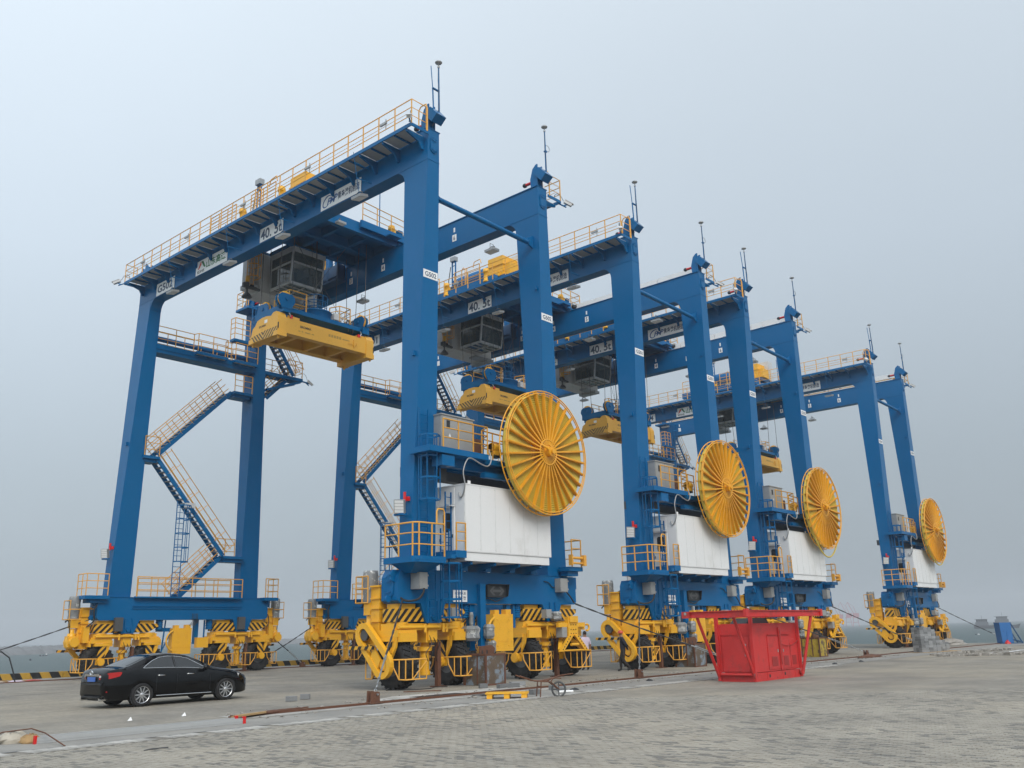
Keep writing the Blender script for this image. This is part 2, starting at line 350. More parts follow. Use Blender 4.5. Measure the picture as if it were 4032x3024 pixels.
# white marking pavers beside the strip
wm = MB((0, 0, 0)); wm.box(-.115, .115, -.26, .26, 0, .012); wme = wm.mesh('marking_paver', 'white_concrete')
mk = MB(); cells = []
for k in range(150):
    x = -19+.26*k; 
    if random.random() < .82: cells.append((x, -6.78+random.uniform(-.03, .03), random.uniform(-.05, .05)))
mroot = obj('marking_line', None, None, (0, 0, 0), None, kind='structure')
for x, y, a in cells: obj('marking_paver', wme, mroot, (x, y, .004), (0, 0, a+.12))
# crossing plates and patches on the track
sheet('steel_plate', 'dark', -3.5, -1.5, -3.55, -2.9, .016, None, par=None)
tag(bpy.data.objects['steel_plate'], 'dark steel cover plate let into the concrete beside the rust rail, left one', 'cover plate', 'cover plates beside the rail')
sheet('steel_plate', 'dark', -2.2, -.5, -4.9, -4.25, .016, None)
tag(bpy.data.objects['steel_plate.001'], 'dark steel cover plate in front of the rust rail, nearer the yellow pallet', 'cover plate', 'cover plates beside the rail')
m = MB(); m.add([(-5.2, -3.3, .012), (1.5, -3.3, .012), (2.4, -2.3, .012), (-3.6, -2.2, .012), (-4.6, -2.7, .012)], [(0, 1, 2, 3, 4)]); m.add([(-4.6, -4.75, .0125), (1.8, -4.75, .0125), (1.8, -4.5, .0125), (-4.9, -4.5, .0125)], [(0, 1, 2, 3)]); m.build('concrete_patch', 'white_concrete', None, kind='structure')
# pavers one by one in the foreground
pv = bpy.data.objects; camp = cam.matrix_world.translation; inv = cam.matrix_world.inverted()
def seen(x, y, pad=.03):
    q = inv @ Vector((x, y, 0)); 
    if q.z > -2: return None
    u, v = q.x/-q.z*CF, q.y/-q.z*CF
    if abs(u) > 2016*(1+pad) or v < -1512*(1+pad): return None
    return -q.z
near = []
pd = {}
y = -24.0
for i in range(int(17.2/.103)):
    y = -24.2+.103*i*1.0
    pass
rows = []
ix0, ix1 = -20.5, 6.0
for i in range(int((ix1-ix0)/.105)):
    x = ix0+.105*i; sh = .103 if i % 2 else 0
    for j in range(int(18/.206)):
        yy = -25+sh+.206*j
        if yy > -7.12: break
        d = seen(x, yy)
        if d and d < 25: near.append((d, x, yy))
near.sort()
pm_ = MB((0, 0, 0)); pm_.hexa([(-.047, -.098, -.02), (.047, -.098, -.02), (.047, .098, -.02), (-.047, .098, -.02), (-.043, -.094, .012), (.043, -.094, .012), (.043, .094, .012), (-.043, .094, .012)]); pm_.f = pm_.f[1:]; pm_.m = pm_.m[1:]; pm_.sm = pm_.sm[1:]
pme = pm_.mesh('paver', 'paver')
for d, x, yy in near[:300]: obj('paver', pme, ground, (x, yy, random.uniform(-.003, .003)), (random.uniform(-.015, .015), random.uniform(-.02, .02), random.uniform(-.02, .02)))
import numpy as np
rs = near[300:]; tv = np.array([v[:] for v in pm_.v]); tf = pm_.f; V = np.zeros((len(rs)*8, 3)); F = []
for k, (d, x, yy) in enumerate(rs):
    a = random.uniform(-.02, .02); tx, ty = random.uniform(-.02, .02), random.uniform(-.015, .015)
    q = tv.copy(); q[:, 2] += q[:, 0]*tx+q[:, 1]*ty+random.uniform(-.003, .003); q[:, 0] += x-tv[:, 1]*a; q[:, 1] += yy+tv[:, 0]*a; V[k*8:k*8+8] = q; F += [[k*8+i for i in f] for f in tf]
me = bpy.data.meshes.new('paver'); me.from_pydata(V.tolist(), [], F); me.materials.append(MAT['paver']); o = obj('paver', me, ground); o['kind'] = 'stuff'
# ---- the sea
wmat = mat('sea_water', (.034, .062, .060), .40, spec=.12); t = wmat.node_tree; co = t.nodes.new('ShaderNodeTexCoord'); L = t.links.new
n1_ = t.nodes.new('ShaderNodeTexNoise'); n1_.inputs['Scale'].default_value = .5; n1_.inputs['Detail'].default_value = 6; n1_.inputs['Roughness'].default_value = .62
mp = t.nodes.new('ShaderNodeMapping'); mp.inputs['Rotation'].default_value = (0, 0, R(35)); mp.inputs['Scale'].default_value = (1, .45, 1); L(co.outputs['Object'], mp.inputs[0]); L(mp.outputs[0], n1_.inputs[0])
bb = t.nodes.new('ShaderNodeBump'); bb.inputs['Strength'].default_value = .9; bb.inputs['Distance'].default_value = .5; L(n1_.outputs[0], bb.inputs['Height']); L(bb.outputs[0], t.nodes['Principled BSDF'].inputs['Normal'])
m = MB(); S_ = 2600; m.add([(-S_, -S_, -3), (S_, -S_, -3), (S_, S_, -3), (-S_, S_, -3)], [(0, 1, 2, 3)]); m.build('sea', 'sea_water', None, kind='structure')
# ---- far shore: breakwater, harbour cranes, barge, buoys
def far(x, y, dist):
    """point of the sea level / direction seen at a picture position"""
    d = fw*CF+rt*(x-2016)+up*(1512-y); d.z = 0; d.normalize(); return camp+d*dist
random.seed(11)
a, b = far(-500, 2590, 420), far(1500, 2520, 860); ax = (b-a); L_ = ax.length; ax.z = 0; ax.normalize(); nx_ = Vector((-ax.y, ax.x, 0))
m = MB(); n = 220; prof = [(-9, -3.6), (-5, -1.2), (-1.6, .3), (1.6, .4), (5, -1), (9, -3.6)]; vs = []; fs = []
for i in range(n+1):
    c = a+ax*L_*i/n; c.z = 0
    for u, z in prof: vs.append(c+nx_*(u+random.uniform(-.6, .6))+Z_*(z+random.uniform(-.45, .45)))
k = len(prof)
for i in range(n):
    for j in range(k-1): fs.append((i*k+j, (i+1)*k+j, (i+1)*k+j+1, i*k+j+1))
m.add(vs, fs); tag(m.build('breakwater', 'stone', None), 'low grey rock breakwater far across the water at the left', 'breakwater')
def harbour_crane(px, dist, hgt, lab, flip=1):
    c = far(px, 2480, dist); t = thing('harbour_crane', lab, 'crane', (c.x, c.y, -3), math.atan2(-(c.x-camp.x), c.y-camp.y), 'pale harbour cranes across the water')
    m = MB(); w_ = hgt*.12
    for sx in (-1, 1):
        for sy in (-1, 1): m.bar((sx*w_, sy*w_, 0), (sx*w_*.7, sy*w_*.7, hgt*.34), hgt*.022, hgt*.022)
    m.box(-w_, w_, -w_*.8, w_*.8, hgt*.34, hgt*.38); m.bar((-w_*.9, -w_, hgt*.17), (w_*.9, -w_, hgt*.17), hgt*.02, hgt*.02); m.build('gantry', 'far_red', t)
    m = MB(); m.box(-w_*.9*flip if flip < 0 else -w_*.7, w_*1.3, -w_*.7, w_*.7, hgt*.38, hgt*.54); m.build('machine_house', 'far_red', t)
    m = MB()
    for s in (-1, 1): m.bar((-w_*.3*flip, s*w_*.3, hgt*.5), (-w_*2.1*flip, 0, hgt), hgt*.016, hgt*.022); m.bar((w_*.4*flip, s*w_*.3, hgt*.54), (-w_*.3*flip, 0, hgt*.82), hgt*.012, hgt*.015)
    for k in range(6): q = k/6; m.bar((-w_*(.3+1.8*q)*flip, -w_*.3*(1-q), hgt*(.5+.5*q)), (-w_*(.3+1.8*(q+.12))*flip, w_*.3*(1-q), hgt*(.5+.5*(q+.12))), hgt*.008, hgt*.008)
    m.bar((-w_*.3*flip, 0, hgt*.82), (-w_*2.1*flip, 0, hgt), hgt*.01, hgt*.01); m.bar((-w_*2.1*flip, 0, hgt), (-w_*2.9*flip, 0, hgt*.84), hgt*.012, hgt*.014); m.bar((-w_*2.9*flip, 0, hgt*.84), (-w_*2.9*flip, 0, hgt*.66), hgt*.006, hgt*.006); m.build('boom', 'far_red', t)
for px, dist, h, lab in ((3312, 1480, 33, 'pale red harbour crane across the water, left of the three'), (3346, 1560, 37, 'pale red harbour crane across the water, between the other two'), (3374, 1420, 34, 'pale red harbour crane across the water, right one beside crane G504')): harbour_crane(px, dist, h, lab)
c = far(3925, 2470, 600); t = thing('cargo_barge', 'hazy dark cargo barge with two deckhouses far out on the water', 'ship', (c.x, c.y, -3), math.atan2(-(c.x-camp.x), c.y-camp.y))
t.scale = (1.42, 1.42, 1.42)
m = MB(); m.prism([(-8, -2, -1), (7.2, -2, -1), (8.6, -2, 1.7), (6.8, -2, 1.25), (-7.7, -2, 1.25), (-8.2, -2, 1.6)], (0, 5, 0)); m.build('hull', 'far_dark', t)
m = MB(); m.box(-7.5, -2.8, -1.6, 2.6, 1.25, 2.5); m.box(-7.1, -3.1, -1.5, 2.5, 2.5, 3.6); m.box(-7.6, -2.9, -1.8, 2.7, 3.6, 3.72); m.bar((-5, 0, 3.7), (-5, 0, 5.2), .1, .1); h_ = m.build('deckhouse', 'far_grey', t)
for k in range(5): q = MB(); q.box(-6.9+.8*k, -6.4+.8*k, -1.53, -1.501, 2.8, 3.3); q.build('window', 'far_dark', h_)
m = MB(); m.box(-1.0, 5.2, -1.6, 2.6, 1.25, 2.4); m.box(-.4, 4.6, -1.5, 2.5, 2.4, 3.5); m.box(.2, 4.2, -1.4, 2.4, 3.5, 4.5); m.box(-.5, 4.7, -1.7, 2.7, 4.5, 4.62); m.bar((2.4, 0, 4.6), (2.4, 0, 6.2), .1, .1); m.build('deckhouse', 'far_grey', t)
c = far(3846, 2487, 360); t = thing('small_boat', 'small dark boat with white bow riding low on the water below the barge', 'boat', (c.x, c.y, -3), .6)
m = MB(); m.prism([(-.9, -.3, -.2), (.8, -.3, -.2), (1.2, -.3, .25), (-.9, -.3, .22)], (0, .6, 0)); m.build('hull', 'far_dark', t); m = MB(); m.box(-1.5, -.95, -.25, .25, 0, .3); m.build('bow', 'paper', t)
for px, py, lab in ((159, 2584, 'dark round buoy on the water, left of the row of three'), (170, 2584, 'dark round buoy, middle of the row of three'), (182, 2583, 'dark buoy with a pale top, right end of the row of three'), (119, 2601, 'lone dark buoy on the water nearer the quay')):
    d = fw*CF+rt*(px-2016)+up*(1512-py); k = (-3-camp.z)/d.z; c = camp+d*k
    m = MB((0, 0, 0)); s = .35 if py < 2590 else .25; m.lathe((0, 0, -.1), Z_, [(0, 0), (s, .1), (s, .4), (s*.7, .6), (0, .65)], 10)
    if 'pale' in lab: m.use(1); m.lathe((0, 0, .55), Z_, [(s*.7, 0), (s*.7, .25), (0, .3)], 10)
    tag(m.build('buoy', ['far_dark', 'paper'], None), lab, 'buoy', 'buoys on the water').location = (c.x, c.y, -3)
# ================================================================== the gantry crane (built once, then copied)
OFF = Vector((-3.88, -12.3, 0))
def P(x, y, z=0): return Vector((x, y, z))+OFF
HS, ZT, LW, B2, YL = 20.78, 22.2, .65, 7.1, 24.6
CODES = ['G502', 'G501', 'G503', 'G504']
DX = [0, 14.86, 27.37, 48.92]
WHICH = ['nearest', 'second', 'third', 'farthest']
crane = thing('gantry_crane', '', 'crane', -OFF)

def girder(x0, marks):
    m = MB(); m.box(x0, x0+LW, 0, YL, HS, ZT); m.box(x0-.05, x0+LW+.05, -.02, YL+.02, ZT, ZT+.035)
    m.box(x0-.012, x0+LW+.012, -.012, YL+.012, HS-.02, HS+.012)
    for ya, yb, sgn in ((1.42, 2.02, 1), (YL-1.42, YL-2.02, -1)):           # rounded corner plates
        c = Vector((x0+.003, yb, HS-.6)); pts = [Vector((x0+.003, ya-.05*sgn, HS+.01)), Vector((x0+.003, ya-.05*sgn, HS-.6))]
        pts += [c+Vector((0, -sgn*.6*math.cos(t), .6*math.sin(t))) for t in [i*math.pi/16 for i in range(9)]]
        pts += [Vector((x0+.003, yb, HS+.01))]
        m.prism(pts, (LW-.006, 0, 0))
    g = m.build('girder', 'blue', crane)
    for y, s in ((-.012, -1), (YL+.012, 1)):
        q = MB(); oval = []
        for t in range(16):
            a = 2*math.pi*t/16; oval.append(Vector((x0+.325+.2*math.cos(a), y, 21.5+.18*math.sin(a)+(.2 if math.sin(a) > 0 else -.2))))
        q.prism(oval, (0, s*.03, 0))
        for t in range(0, 16): q.cyl(oval[t].lerp(Vector((x0+.325, y, 21.5)), .14)+Vector((0, s*.03, 0)), oval[t].lerp(Vector((x0+.325, y, 21.5)), .14)+Vector((0, s*.05, 0)), .016, 5)
        for zz in (21.28, 21.72):
            q.tube([(x0+.2, y+s*.03, zz), (x0+.25, y+s*.07, zz-.05), (x0+.4, y+s*.07, zz-.05), (x0+.45, y+s*.03, zz)], .014, 4)
        q.build('manhole_cover', 'blue', g)
    m = MB(); m.box(x0+.26, x0+.39, .75, YL-.75, ZT+.035, ZT+.17); m.box(x0+.2, x0+.45, .75, YL-.75, ZT+.036, ZT+.06)
    m.build('trolley_rail', 'rail_top', crane)
    if marks:
        for k in range(7):
            y = 22.2-2.775*k+.02; q = MB(); q.box(x0-.016, x0-.002, y-.05, y+.05, 21.62, 21.86); q.box(x0-.016, x0-.002, y-.14, y+.14, 21.12, 21.48)
            if k: q.use(1); text(q, str(k), .27, (x0-.02, y+.07, 21.165), -Y_, Z_, .8)
            q.build('number_plate', ['white_sign', 'ink'], g)
    return g
g1 = girder(0, False); g2 = girder(B2, True)

# ---- boards on the outer face of the first girder
def board(y0, y1, z0, z1): m = MB(); m.box(-.028, -.013, y1, y0, z0, z1); m.use(1); return m
m = board(18.25, 15.15, 20.79, 21.58)
text(m, '山东高速', .46, (-.034, 17.2, 20.97), -Y_, Z_, width=1.93)
m.use(2); text(m, 'SDHS', .16, (-.034, 18.1, 20.86), -Y_, Z_, width=.72)
def quad(mb, pts): mb.add(pts, [tuple(range(len(pts)))])
m.use(3); quad(m, [(-.034, 18.05-.0, 21.1), (-.034, 17.93, 21.1), (-.034, 17.70, 21.32), (-.034, 17.73, 21.5), (-.034, 17.8, 21.5)])
m.use(1); quad(m, [(-.034, 17.72, 21.50), (-.034, 17.42, 21.1), (-.034, 17.25, 21.1), (-.034, 17.54, 21.5)])
m.build('sign', ['white_sign', 'ink_green', 'ink_black', 'ink_red'], g1)
m = board(12.16, 10.2, 20.82, 21.54); text(m, '40. 5t', .56, (-.034, 12.08, 20.89), -Y_, Z_, width=1.8); m.build('sign', ['white_sign', 'ink'], g1)
m = board(7.18, 4.28, 20.82, 21.52); text(m, '青岛港机制造', .38, (-.034, 5.92, 20.98), -Y_, Z_, width=1.55)
m.use(2); text(m, 'M', .3, (-.034, 6.52, 20.98), -Y_, Z_, width=.34, slant=.35); text(m, 'P', .34, (-.034, 6.72, 20.96), -Y_, Z_, width=.26, slant=.35); text(m, 'P', .34, (-.034, 6.26, 21.0), -Y_, Z_, width=.24, slant=.35)
for i in range(14):                                              # the swoosh of the emblem
    t0, t1 = R(40+i*20), R(40+(i+1)*20); wd = lambda i: .012+.03*math.sin(math.pi*i/14)
    f = lambda t, d: Vector((-.034, 6.72-(.30+d)*math.cos(t)*.9-.12*math.sin(t), 21.17+(.26+d)*math.sin(t)))
    m.add([f(t0, -wd(i)), f(t0, wd(i)), f(t1, wd(i+1)), f(t1, -wd(i+1))], [(0, 1, 2, 3)])
m.build('sign', ['white_sign', 'ink', 'logo_blue'], g1)

# ---- legs
def leg(n1, right):
    def corners(z):
        s = HS-z; xo, xi = -.0402*s, LW-.0035*s; yo, yi = .0122*s, 1.42-.0378*s
        if not n1: xo, xi = B2+LW+.0402*s, B2+.0035*s
        if not right: yo, yi = YL-yo, YL-yi
        return min(xo, xi), max(xo, xi), min(yo, yi), max(yo, yi)
    m = MB(); a = corners(4.0); b = corners(HS-.022)
    c = [(a[0], a[2], 4.0), (a[1], a[2], 4.0), (a[1], a[3], 4.0), (a[0], a[3], 4.0), (b[0], b[2], HS-.022), (b[1], b[2], HS-.022), (b[1], b[3], HS-.022), (b[0], b[3], HS-.022)]
    m.hexa(c)
    lug = corners(12.3); m.box(lug[0]-.12, lug[0]+.02, lug[2]+.2, lug[2]+.3, 12.25, 12.45) if n1 else m.box(lug[0]-.1, lug[0]+.02, lug[2]+.1, lug[2]+.2, 17.0, 17.16)
    o = m.build('leg', 'blue', crane); return o, corners
legs = {(a, b): leg(a, b) for a in (True, False) for b in (True, False)}
def leg_sign(parent, code, cn):
    z0, z1 = 15.52, 15.86; c = cn(15.7); m = MB(); y = c[2]-.012
    x0, x1 = c[0]+.03, c[1]-.03
    m.box(x0, x1, y, y+.03, z0, z1); m.use(1); text(m, code, .2, (x0+.08, y-.005, 15.59), X_, Z_, width=x1-x0-.16)
    return m.build('leg_sign', ['white_sign', 'ink'], parent)

# ---- walkways outside both girders
def walkway(x0, s):                          # x0 girder face, s direction of the walkway
    m = MB(); e = x0+s*1.0; f = x0+s*.02
    lo, hi = sorted((e, e-s*.04)); m.box(lo, hi, -.1, YL+.05, 21.84, 22.0)
    for y in (-.1, YL+.01): m.box(*sorted((f, e-s*.045)), y, y+.04, 21.84, 21.98)
    wk = m.build('walkway', 'blue', crane)
    ys = [.26+1.492*k for k in range(17)]
    bm_ = MB((0, 0, 0)); bm_.prism([(x, -.04, z) for x, z in [(0, 21.25), (0, 21.84), (s*.95, 21.84), (s*.95, 21.74), (s*.30, 21.55), (s*.12, 21.25)]], (0, .08, 0)); me = bm_.mesh('bracket', 'blue')
    for y in ys: obj('bracket', me, wk, P(x0+s*.012, y, 0))
    gm = MB((0, 0, 0)); gm.box(*sorted((s*.03, s*.94)), .03, 1.46, 21.88, 21.92); ge = gm.mesh('grating', 'grating')
    rm = MB((0, 0, 0)); rm.box(*sorted((s*.03, s*.94)), .72, .78, 21.80, 21.875)
    re_ = rm.mesh('cross_rib', 'blue')
    for y in ys[:-1]: obj('grating', ge, wk, P(x0, y, 0)); obj('cross_rib', re_, wk, P(x0, y, 0))
    m = MB(); railing(m, [(x0+s*.15, -.08, 21.95), (e-s*.02, -.08, 21.95), (e-s*.02, YL, 21.95), (x0+s*.3, YL, 21.95)], 1.12, 1.03)
    m.tube([(x0+s*.12, -.1, 21.95), (x0+s*.12, -.1, 23.0), (x0+s*.12, -.02, 23.25), (x0+s*.12, .3, 23.25), (x0+s*.12, .42, 23.1), (x0+s*.12, .42, 22.4)], .028, 6)
    m.tube([(e-s*.04, y, 22.5) for y in (.2, YL-.2)], .012, 4)
    m.build('railing', 'rail_yellow', wk); return wk
w1 = walkway(0, -1); w2 = walkway(B2+LW, 1)
# clamp lamps on the walkway railing
m = MB(); 
for y in (1.6, 6.9, 12.2, 17.6, 22.4): m.box(-1.09, -1.01, y-.2, y+.2, 22.52, 22.62); m.box(-1.06, -1.02, y-.16, y-.14, 22.3, 22.75)
m.build('railing_lamp', 'galv', w1)
# flat cable tray seen above the second girder
m = MB(); 
for k in range(8): m.box(8.36, 8.50, .7+k*2.98, .7+k*2.98+2.93, 22.72, 23.12)
m.build('cable_tray', 'white', w2)
m = MB(); m.tube([(8.25, .7, 22.62), (8.25, 23.8, 22.62)], .035, 5)
for k in range(24): m.bar((8.25, .8+k, 21.95), (8.25, .8+k, 22.62), .05, .03)
m.build('handrail', 'rail_yellow', w2)
m = MB()
for k in range(16): m.box(8.3, 8.42, 1.2+1.5*k, 1.4+1.5*k, 21.95, 22.72)
m.build('tray_bracket', 'blue', w2)

# ---- end stops with buffers, masts
def end_stop(x0, y0, s, buf):
    m = MB()
    prof = [(0, 0), (.42, 0), (.46, .5), (.30, 1.02), (.10, 1.2), (0, 1.2)]
    for dx in (.12, .46):
        m.prism([(x0+dx, y0+s*(.08+a), ZT+.035+b) for a, b in prof], (.05, 0, 0))
    m.box(x0+.17, x0+.46, *sorted((y0+s*.1, y0+s*.16)), ZT+.04, ZT+1.1); m.box(x0+.17, x0+.46, *sorted((y0+s*.16, y0+s*.46)), ZT+.45, ZT+.5); m.box(x0+.17, x0+.46, *sorted((y0+s*.16, y0+s*.46)), ZT+.85, ZT+.9)
    c = Vector((x0+.325, y0-s*.13, ZT+.62)); a = Vector((0, s*.16, -.13)); u = Vector((0, .1*s, .12))
    m.hexa([c+Vector((-.28, 0, 0))-u*2-a, c+Vector((.28, 0, 0))-u*2-a, c+Vector((.28, 0, 0))-u*2+a, c+Vector((-.28, 0, 0))-u*2+a,
            c+Vector((-.28, 0, 0))+u*2-a, c+Vector((.28, 0, 0))+u*2-a, c+Vector((.28, 0, 0))+u*2+a, c+Vector((-.28, 0, 0))+u*2+a])
    o = m.build('end_stop', 'blue', crane)
    q = MB(); q.cyl((x0+.32, y0+s*.5, ZT+.5), (x0+.32, y0+s*.95, ZT+.5), .075, 10); q.use(1); q.lathe((x0+.32, y0+s*.95, ZT+.5), (0, s, 0), [(.07, 0), (.11, .04), (.11, .14), (.06, .2), (0, .21)], 10)
    q.build('buffer', ['red_lamp', 'dark'], o); return o
for x0 in (0, B2):
    e0 = end_stop(x0, 0, 1, True); end_stop(x0, YL, -1, True)
    m = MB(); x = x0+.36
    m.cyl((x+.1, -.2, 22.7), (x+.1, -.18, 25.2), .045, 8, .03); m.use(1); m.lathe((x+.1, -.18, 25.2), Z_, [(.05, 0), (.05, .08), (.02, .09), (.02, .2), (.14, .22), (.16, .26), (.10, .32), (0, .33)], 14); m.use(0)
    if x0 == 0: m.cyl((x-.16, -.15, 22.8), (x-.2, -.13, 24.1), .035, 6); m.cyl((x-.2, -.13, 24.1), (x-.27, -.1, 25.15), .022, 6); m.box(x-.24, x+.15, -.2, -.12, 24.05, 24.1)
    else: m.use(2); m.tube(arc((x+.27, -.18, 24.35), X_, Z_, .16, 0, 6.28, 14), .012, 4); m.use(0); m.box(x+.04, x+.2, -.23, -.13, 24.1, 24.16)
    m.use(2); m.tube([(x+.05, -.2, 25.15), (x+.02, -.22, 24.5), (x+.08, -.24, 23.6), (x-.05, -.28, 22.7), (x-.2, -.1, 22.3)], .012, 4)
    m.build('antenna_mast', ['blue', 'galv', 'cable_black'], e0)
# watch cameras on the walkway ends
def cctv(x, y, z, d):
    m = MB(); d = Vector(d).normalized(); a = Vector((x, y, z)); m.bar(a, a+d*.42, .16, .15); m.bar(a+d*.05+Z_*.09, a+d*.52+Z_*.09, .2, .02); m.use(1); m.bar(a-d*.05-Z_*.25, a+d*.2-Z_*.06, .05, .05); m.cyl(a-d*.3-Z_*.28, a+d*.1-Z_*.26, .035, 6)
    m.use(2); m.tube([a-d*.05, a-d*.2+Z_*.2, a-d*.4+Z_*.22, a-d*.55+Z_*.05, a-d*.6-Z_*.2], .014, 4); return m
cctv(-1.05, -.05, 22.28, (-.5, -.4, -.45)).build('watch_camera', ['cab_grey', 'blue', 'cable_black'], w1)
cctv(-1.2, YL+.1, 22.05, (-.6, .7, -.35)).build('watch_camera', ['cab_grey', 'blue', 'cable_black'], w1)
cctv(8.95, -.15, 22.0, (.5, -.6, -.5)).build('watch_camera', ['cab_grey', 'blue', 'cable_black'], w2)
# hanging floodlights under both girders
fl = MB((0, 0, 0)); fl.box(-.22, .22, -.3, .3, -.12, 0); fl.use(1); fl.box(-.19, .19, -.27, .27, -.13, -.121); fl.use(2)
for y in (-.2, .2): fl.tube([(0, y, 0), (0, y, .12), (0, 0, .18)], .018, 4)
fll = fl.mesh('floodlight', ['galv', 'white', 'dark_grey']); fl.tube([(-.12, 0, 0), (-.12, 0, .3), (.12, 0, .3), (.12, 0, 0)], .018, 4); flm = fl.mesh('floodlight', ['galv', 'white', 'dark_grey'])
for x, ys in ((-.88, (3.3, 8.9, 13.4, 19.0)), (7.42, (3.3, 8.4, 13.2, 18.4))):
    for y in ys:
        o = obj('floodlight', flm if x > 0 else fll, crane, P(x, y, 20.05 if x > 0 else 19.93), (0, R(-12) if x < 0 else 0, 0))
        if x < 0:
            q = MB((0, 0, 0)); q.cyl((0, 0, .1), (.03, 0, 1.95), .014, 6); q.bar((0, 0, .8), (.8, 0, .66), .035, .035); q.bar((.02, 0, 1.5), (.8, 0, 1.3), .035, .035); q.build('lamp_pole', 'blue', o)
# brace between the landward legs
m = MB(); m.cyl((1.05, .42, 19.42), (6.75, .42, 19.33), .115, 14)
for x, d in ((.66, 1), (7.08, -1)): m.prism([(x-d*.05, .38, 19.1), (x+d*.45, .38, 19.3), (x+d*.45, .38, 19.52), (x-d*.05, .38, 19.75)], (0, .08, 0)); m.cyl((x+d*.33, .3, 19.4), (x+d*.33, .54, 19.4), .06, 8)
m.build('brace_pipe', 'blue', crane)

# ---- sill beams
YR, YS = .62, 23.98
def sill(yc, front):
    y0, y1 = yc-.44, yc+.44; m = MB(); z0, z1 = 2.92, 4.08
    m.prism([(-1.25, y0, z0+.1), (-1.25, y0, z1-.25), (-1.1, y0, z1), (8.86, y0, z1), (9.0, y0, z1-.25), (9.0, y0, z0+.1), (8.85, y0, z0), (-1.1, y0, z0)], (0, y1-y0, 0))
    m.box(-.7, 8.4, y0-.03, y1+.03, z1+.002, z1+.03)
    for x in (-1.33, 9.0):                                       # lifting lugs on the ends
        m.prism([(x-.16, yc-.3, z1-.35), (x+.24, yc-.3, z1-.5), (x+.24, yc-.3, z1), (x-.05, yc-.3, z1)], (0, .05, 0)); m.cyl((x-.08, yc-.32, z1-.16), (x-.08, yc-.23, z1-.16), .09, 10); m.cyl((x-.05, yc-.1, z0+.15), (x-.05, yc+.0, z0+.15), .12, 10)
    o = m.build('sill_beam', 'blue', crane)
    for cx in (.45, 7.31):
        q = MB(); q.hexa([(cx-.33, y0-.02, 2.22), (cx+.33, y0-.02, 2.22), (cx+.33, y1+.02, 2.22), (cx-.33, y1+.02, 2.22), (cx-.62, y0-.02, z0), (cx+.62, y0-.02, z0), (cx+.62, y1+.02, z0), (cx-.62, y1+.02, z0)])
        q.box(cx-.2, cx-.16, y0-.08, y0-.021, 2.25, 3.0); q.box(cx+.16, cx+.2, y0-.08, y0-.021, 2.25, 3.0); q.cyl((cx, y0-.1, 2.42), (cx, y1+.1, 2.42), .11, 10)
        q.build('support_bracket', 'blue', o)
    for x, s in ((-1.262, -1), (9.012, 1)):
        q = MB(); oval = [Vector((x, yc+.24*math.cos(2*math.pi*t/16), 3.52+.2*math.sin(2*math.pi*t/16)+(.2 if math.sin(2*math.pi*t/16) > 0 else -.2))) for t in range(16)]
        q.prism(oval, (s*.03, 0, 0))
        for v in oval: q.cyl(v.lerp(Vector((x, yc, 3.52)), .13)+X_*s*.03, v.lerp(Vector((x, yc, 3.52)), .13)+X_*s*.05, .016, 5)
        for zz in (3.34, 3.7): q.tube([(x+s*.03, yc-.12, zz), (x+s*.07, yc-.06, zz-.04), (x+s*.07, yc+.06, zz-.04), (x+s*.03, yc+.12, zz)], .014, 4)
        q.build('manhole_cover', 'blue', o)
    q = MB()
    for x in (2.35, 5.35): q.lathe((x, yc-.15, 2.38), Z_, [(.17+.03*(i % 2), .045*i) for i in range(13)], 14, False)
    q.build('bellows', 'blue', o)
    if not front:
        q = MB(); q.box(.6, 7.2, y0-.05, y0-.002, 3.62, 3.66); q.box(.6, 7.2, y0-.05, y0-.002, 3.5, 3.54); q.box(4.0, 4.5, y0-.04, y0-.003, 2.95, 3.3); q.build('cable_channel', 'blue', o)
    return o
sillR = sill(YR, True); sillL = sill(YS, False)
m = MB(); m.box(.02, .46, .10, .17, 3.40, 3.41)
m = MB(); m.box(1.46, 2.2, .135, .155, 2.98, 3.41); m.use(1); text(m, '非工作人员', .10, (1.54, .13, 3.24), X_, Z_, width=.58); text(m, '严禁攀登', .14, (1.55, .13, 3.04), X_, Z_, width=.58)
m.build('warning_sign', ['white_sign', 'ink'], sillR)

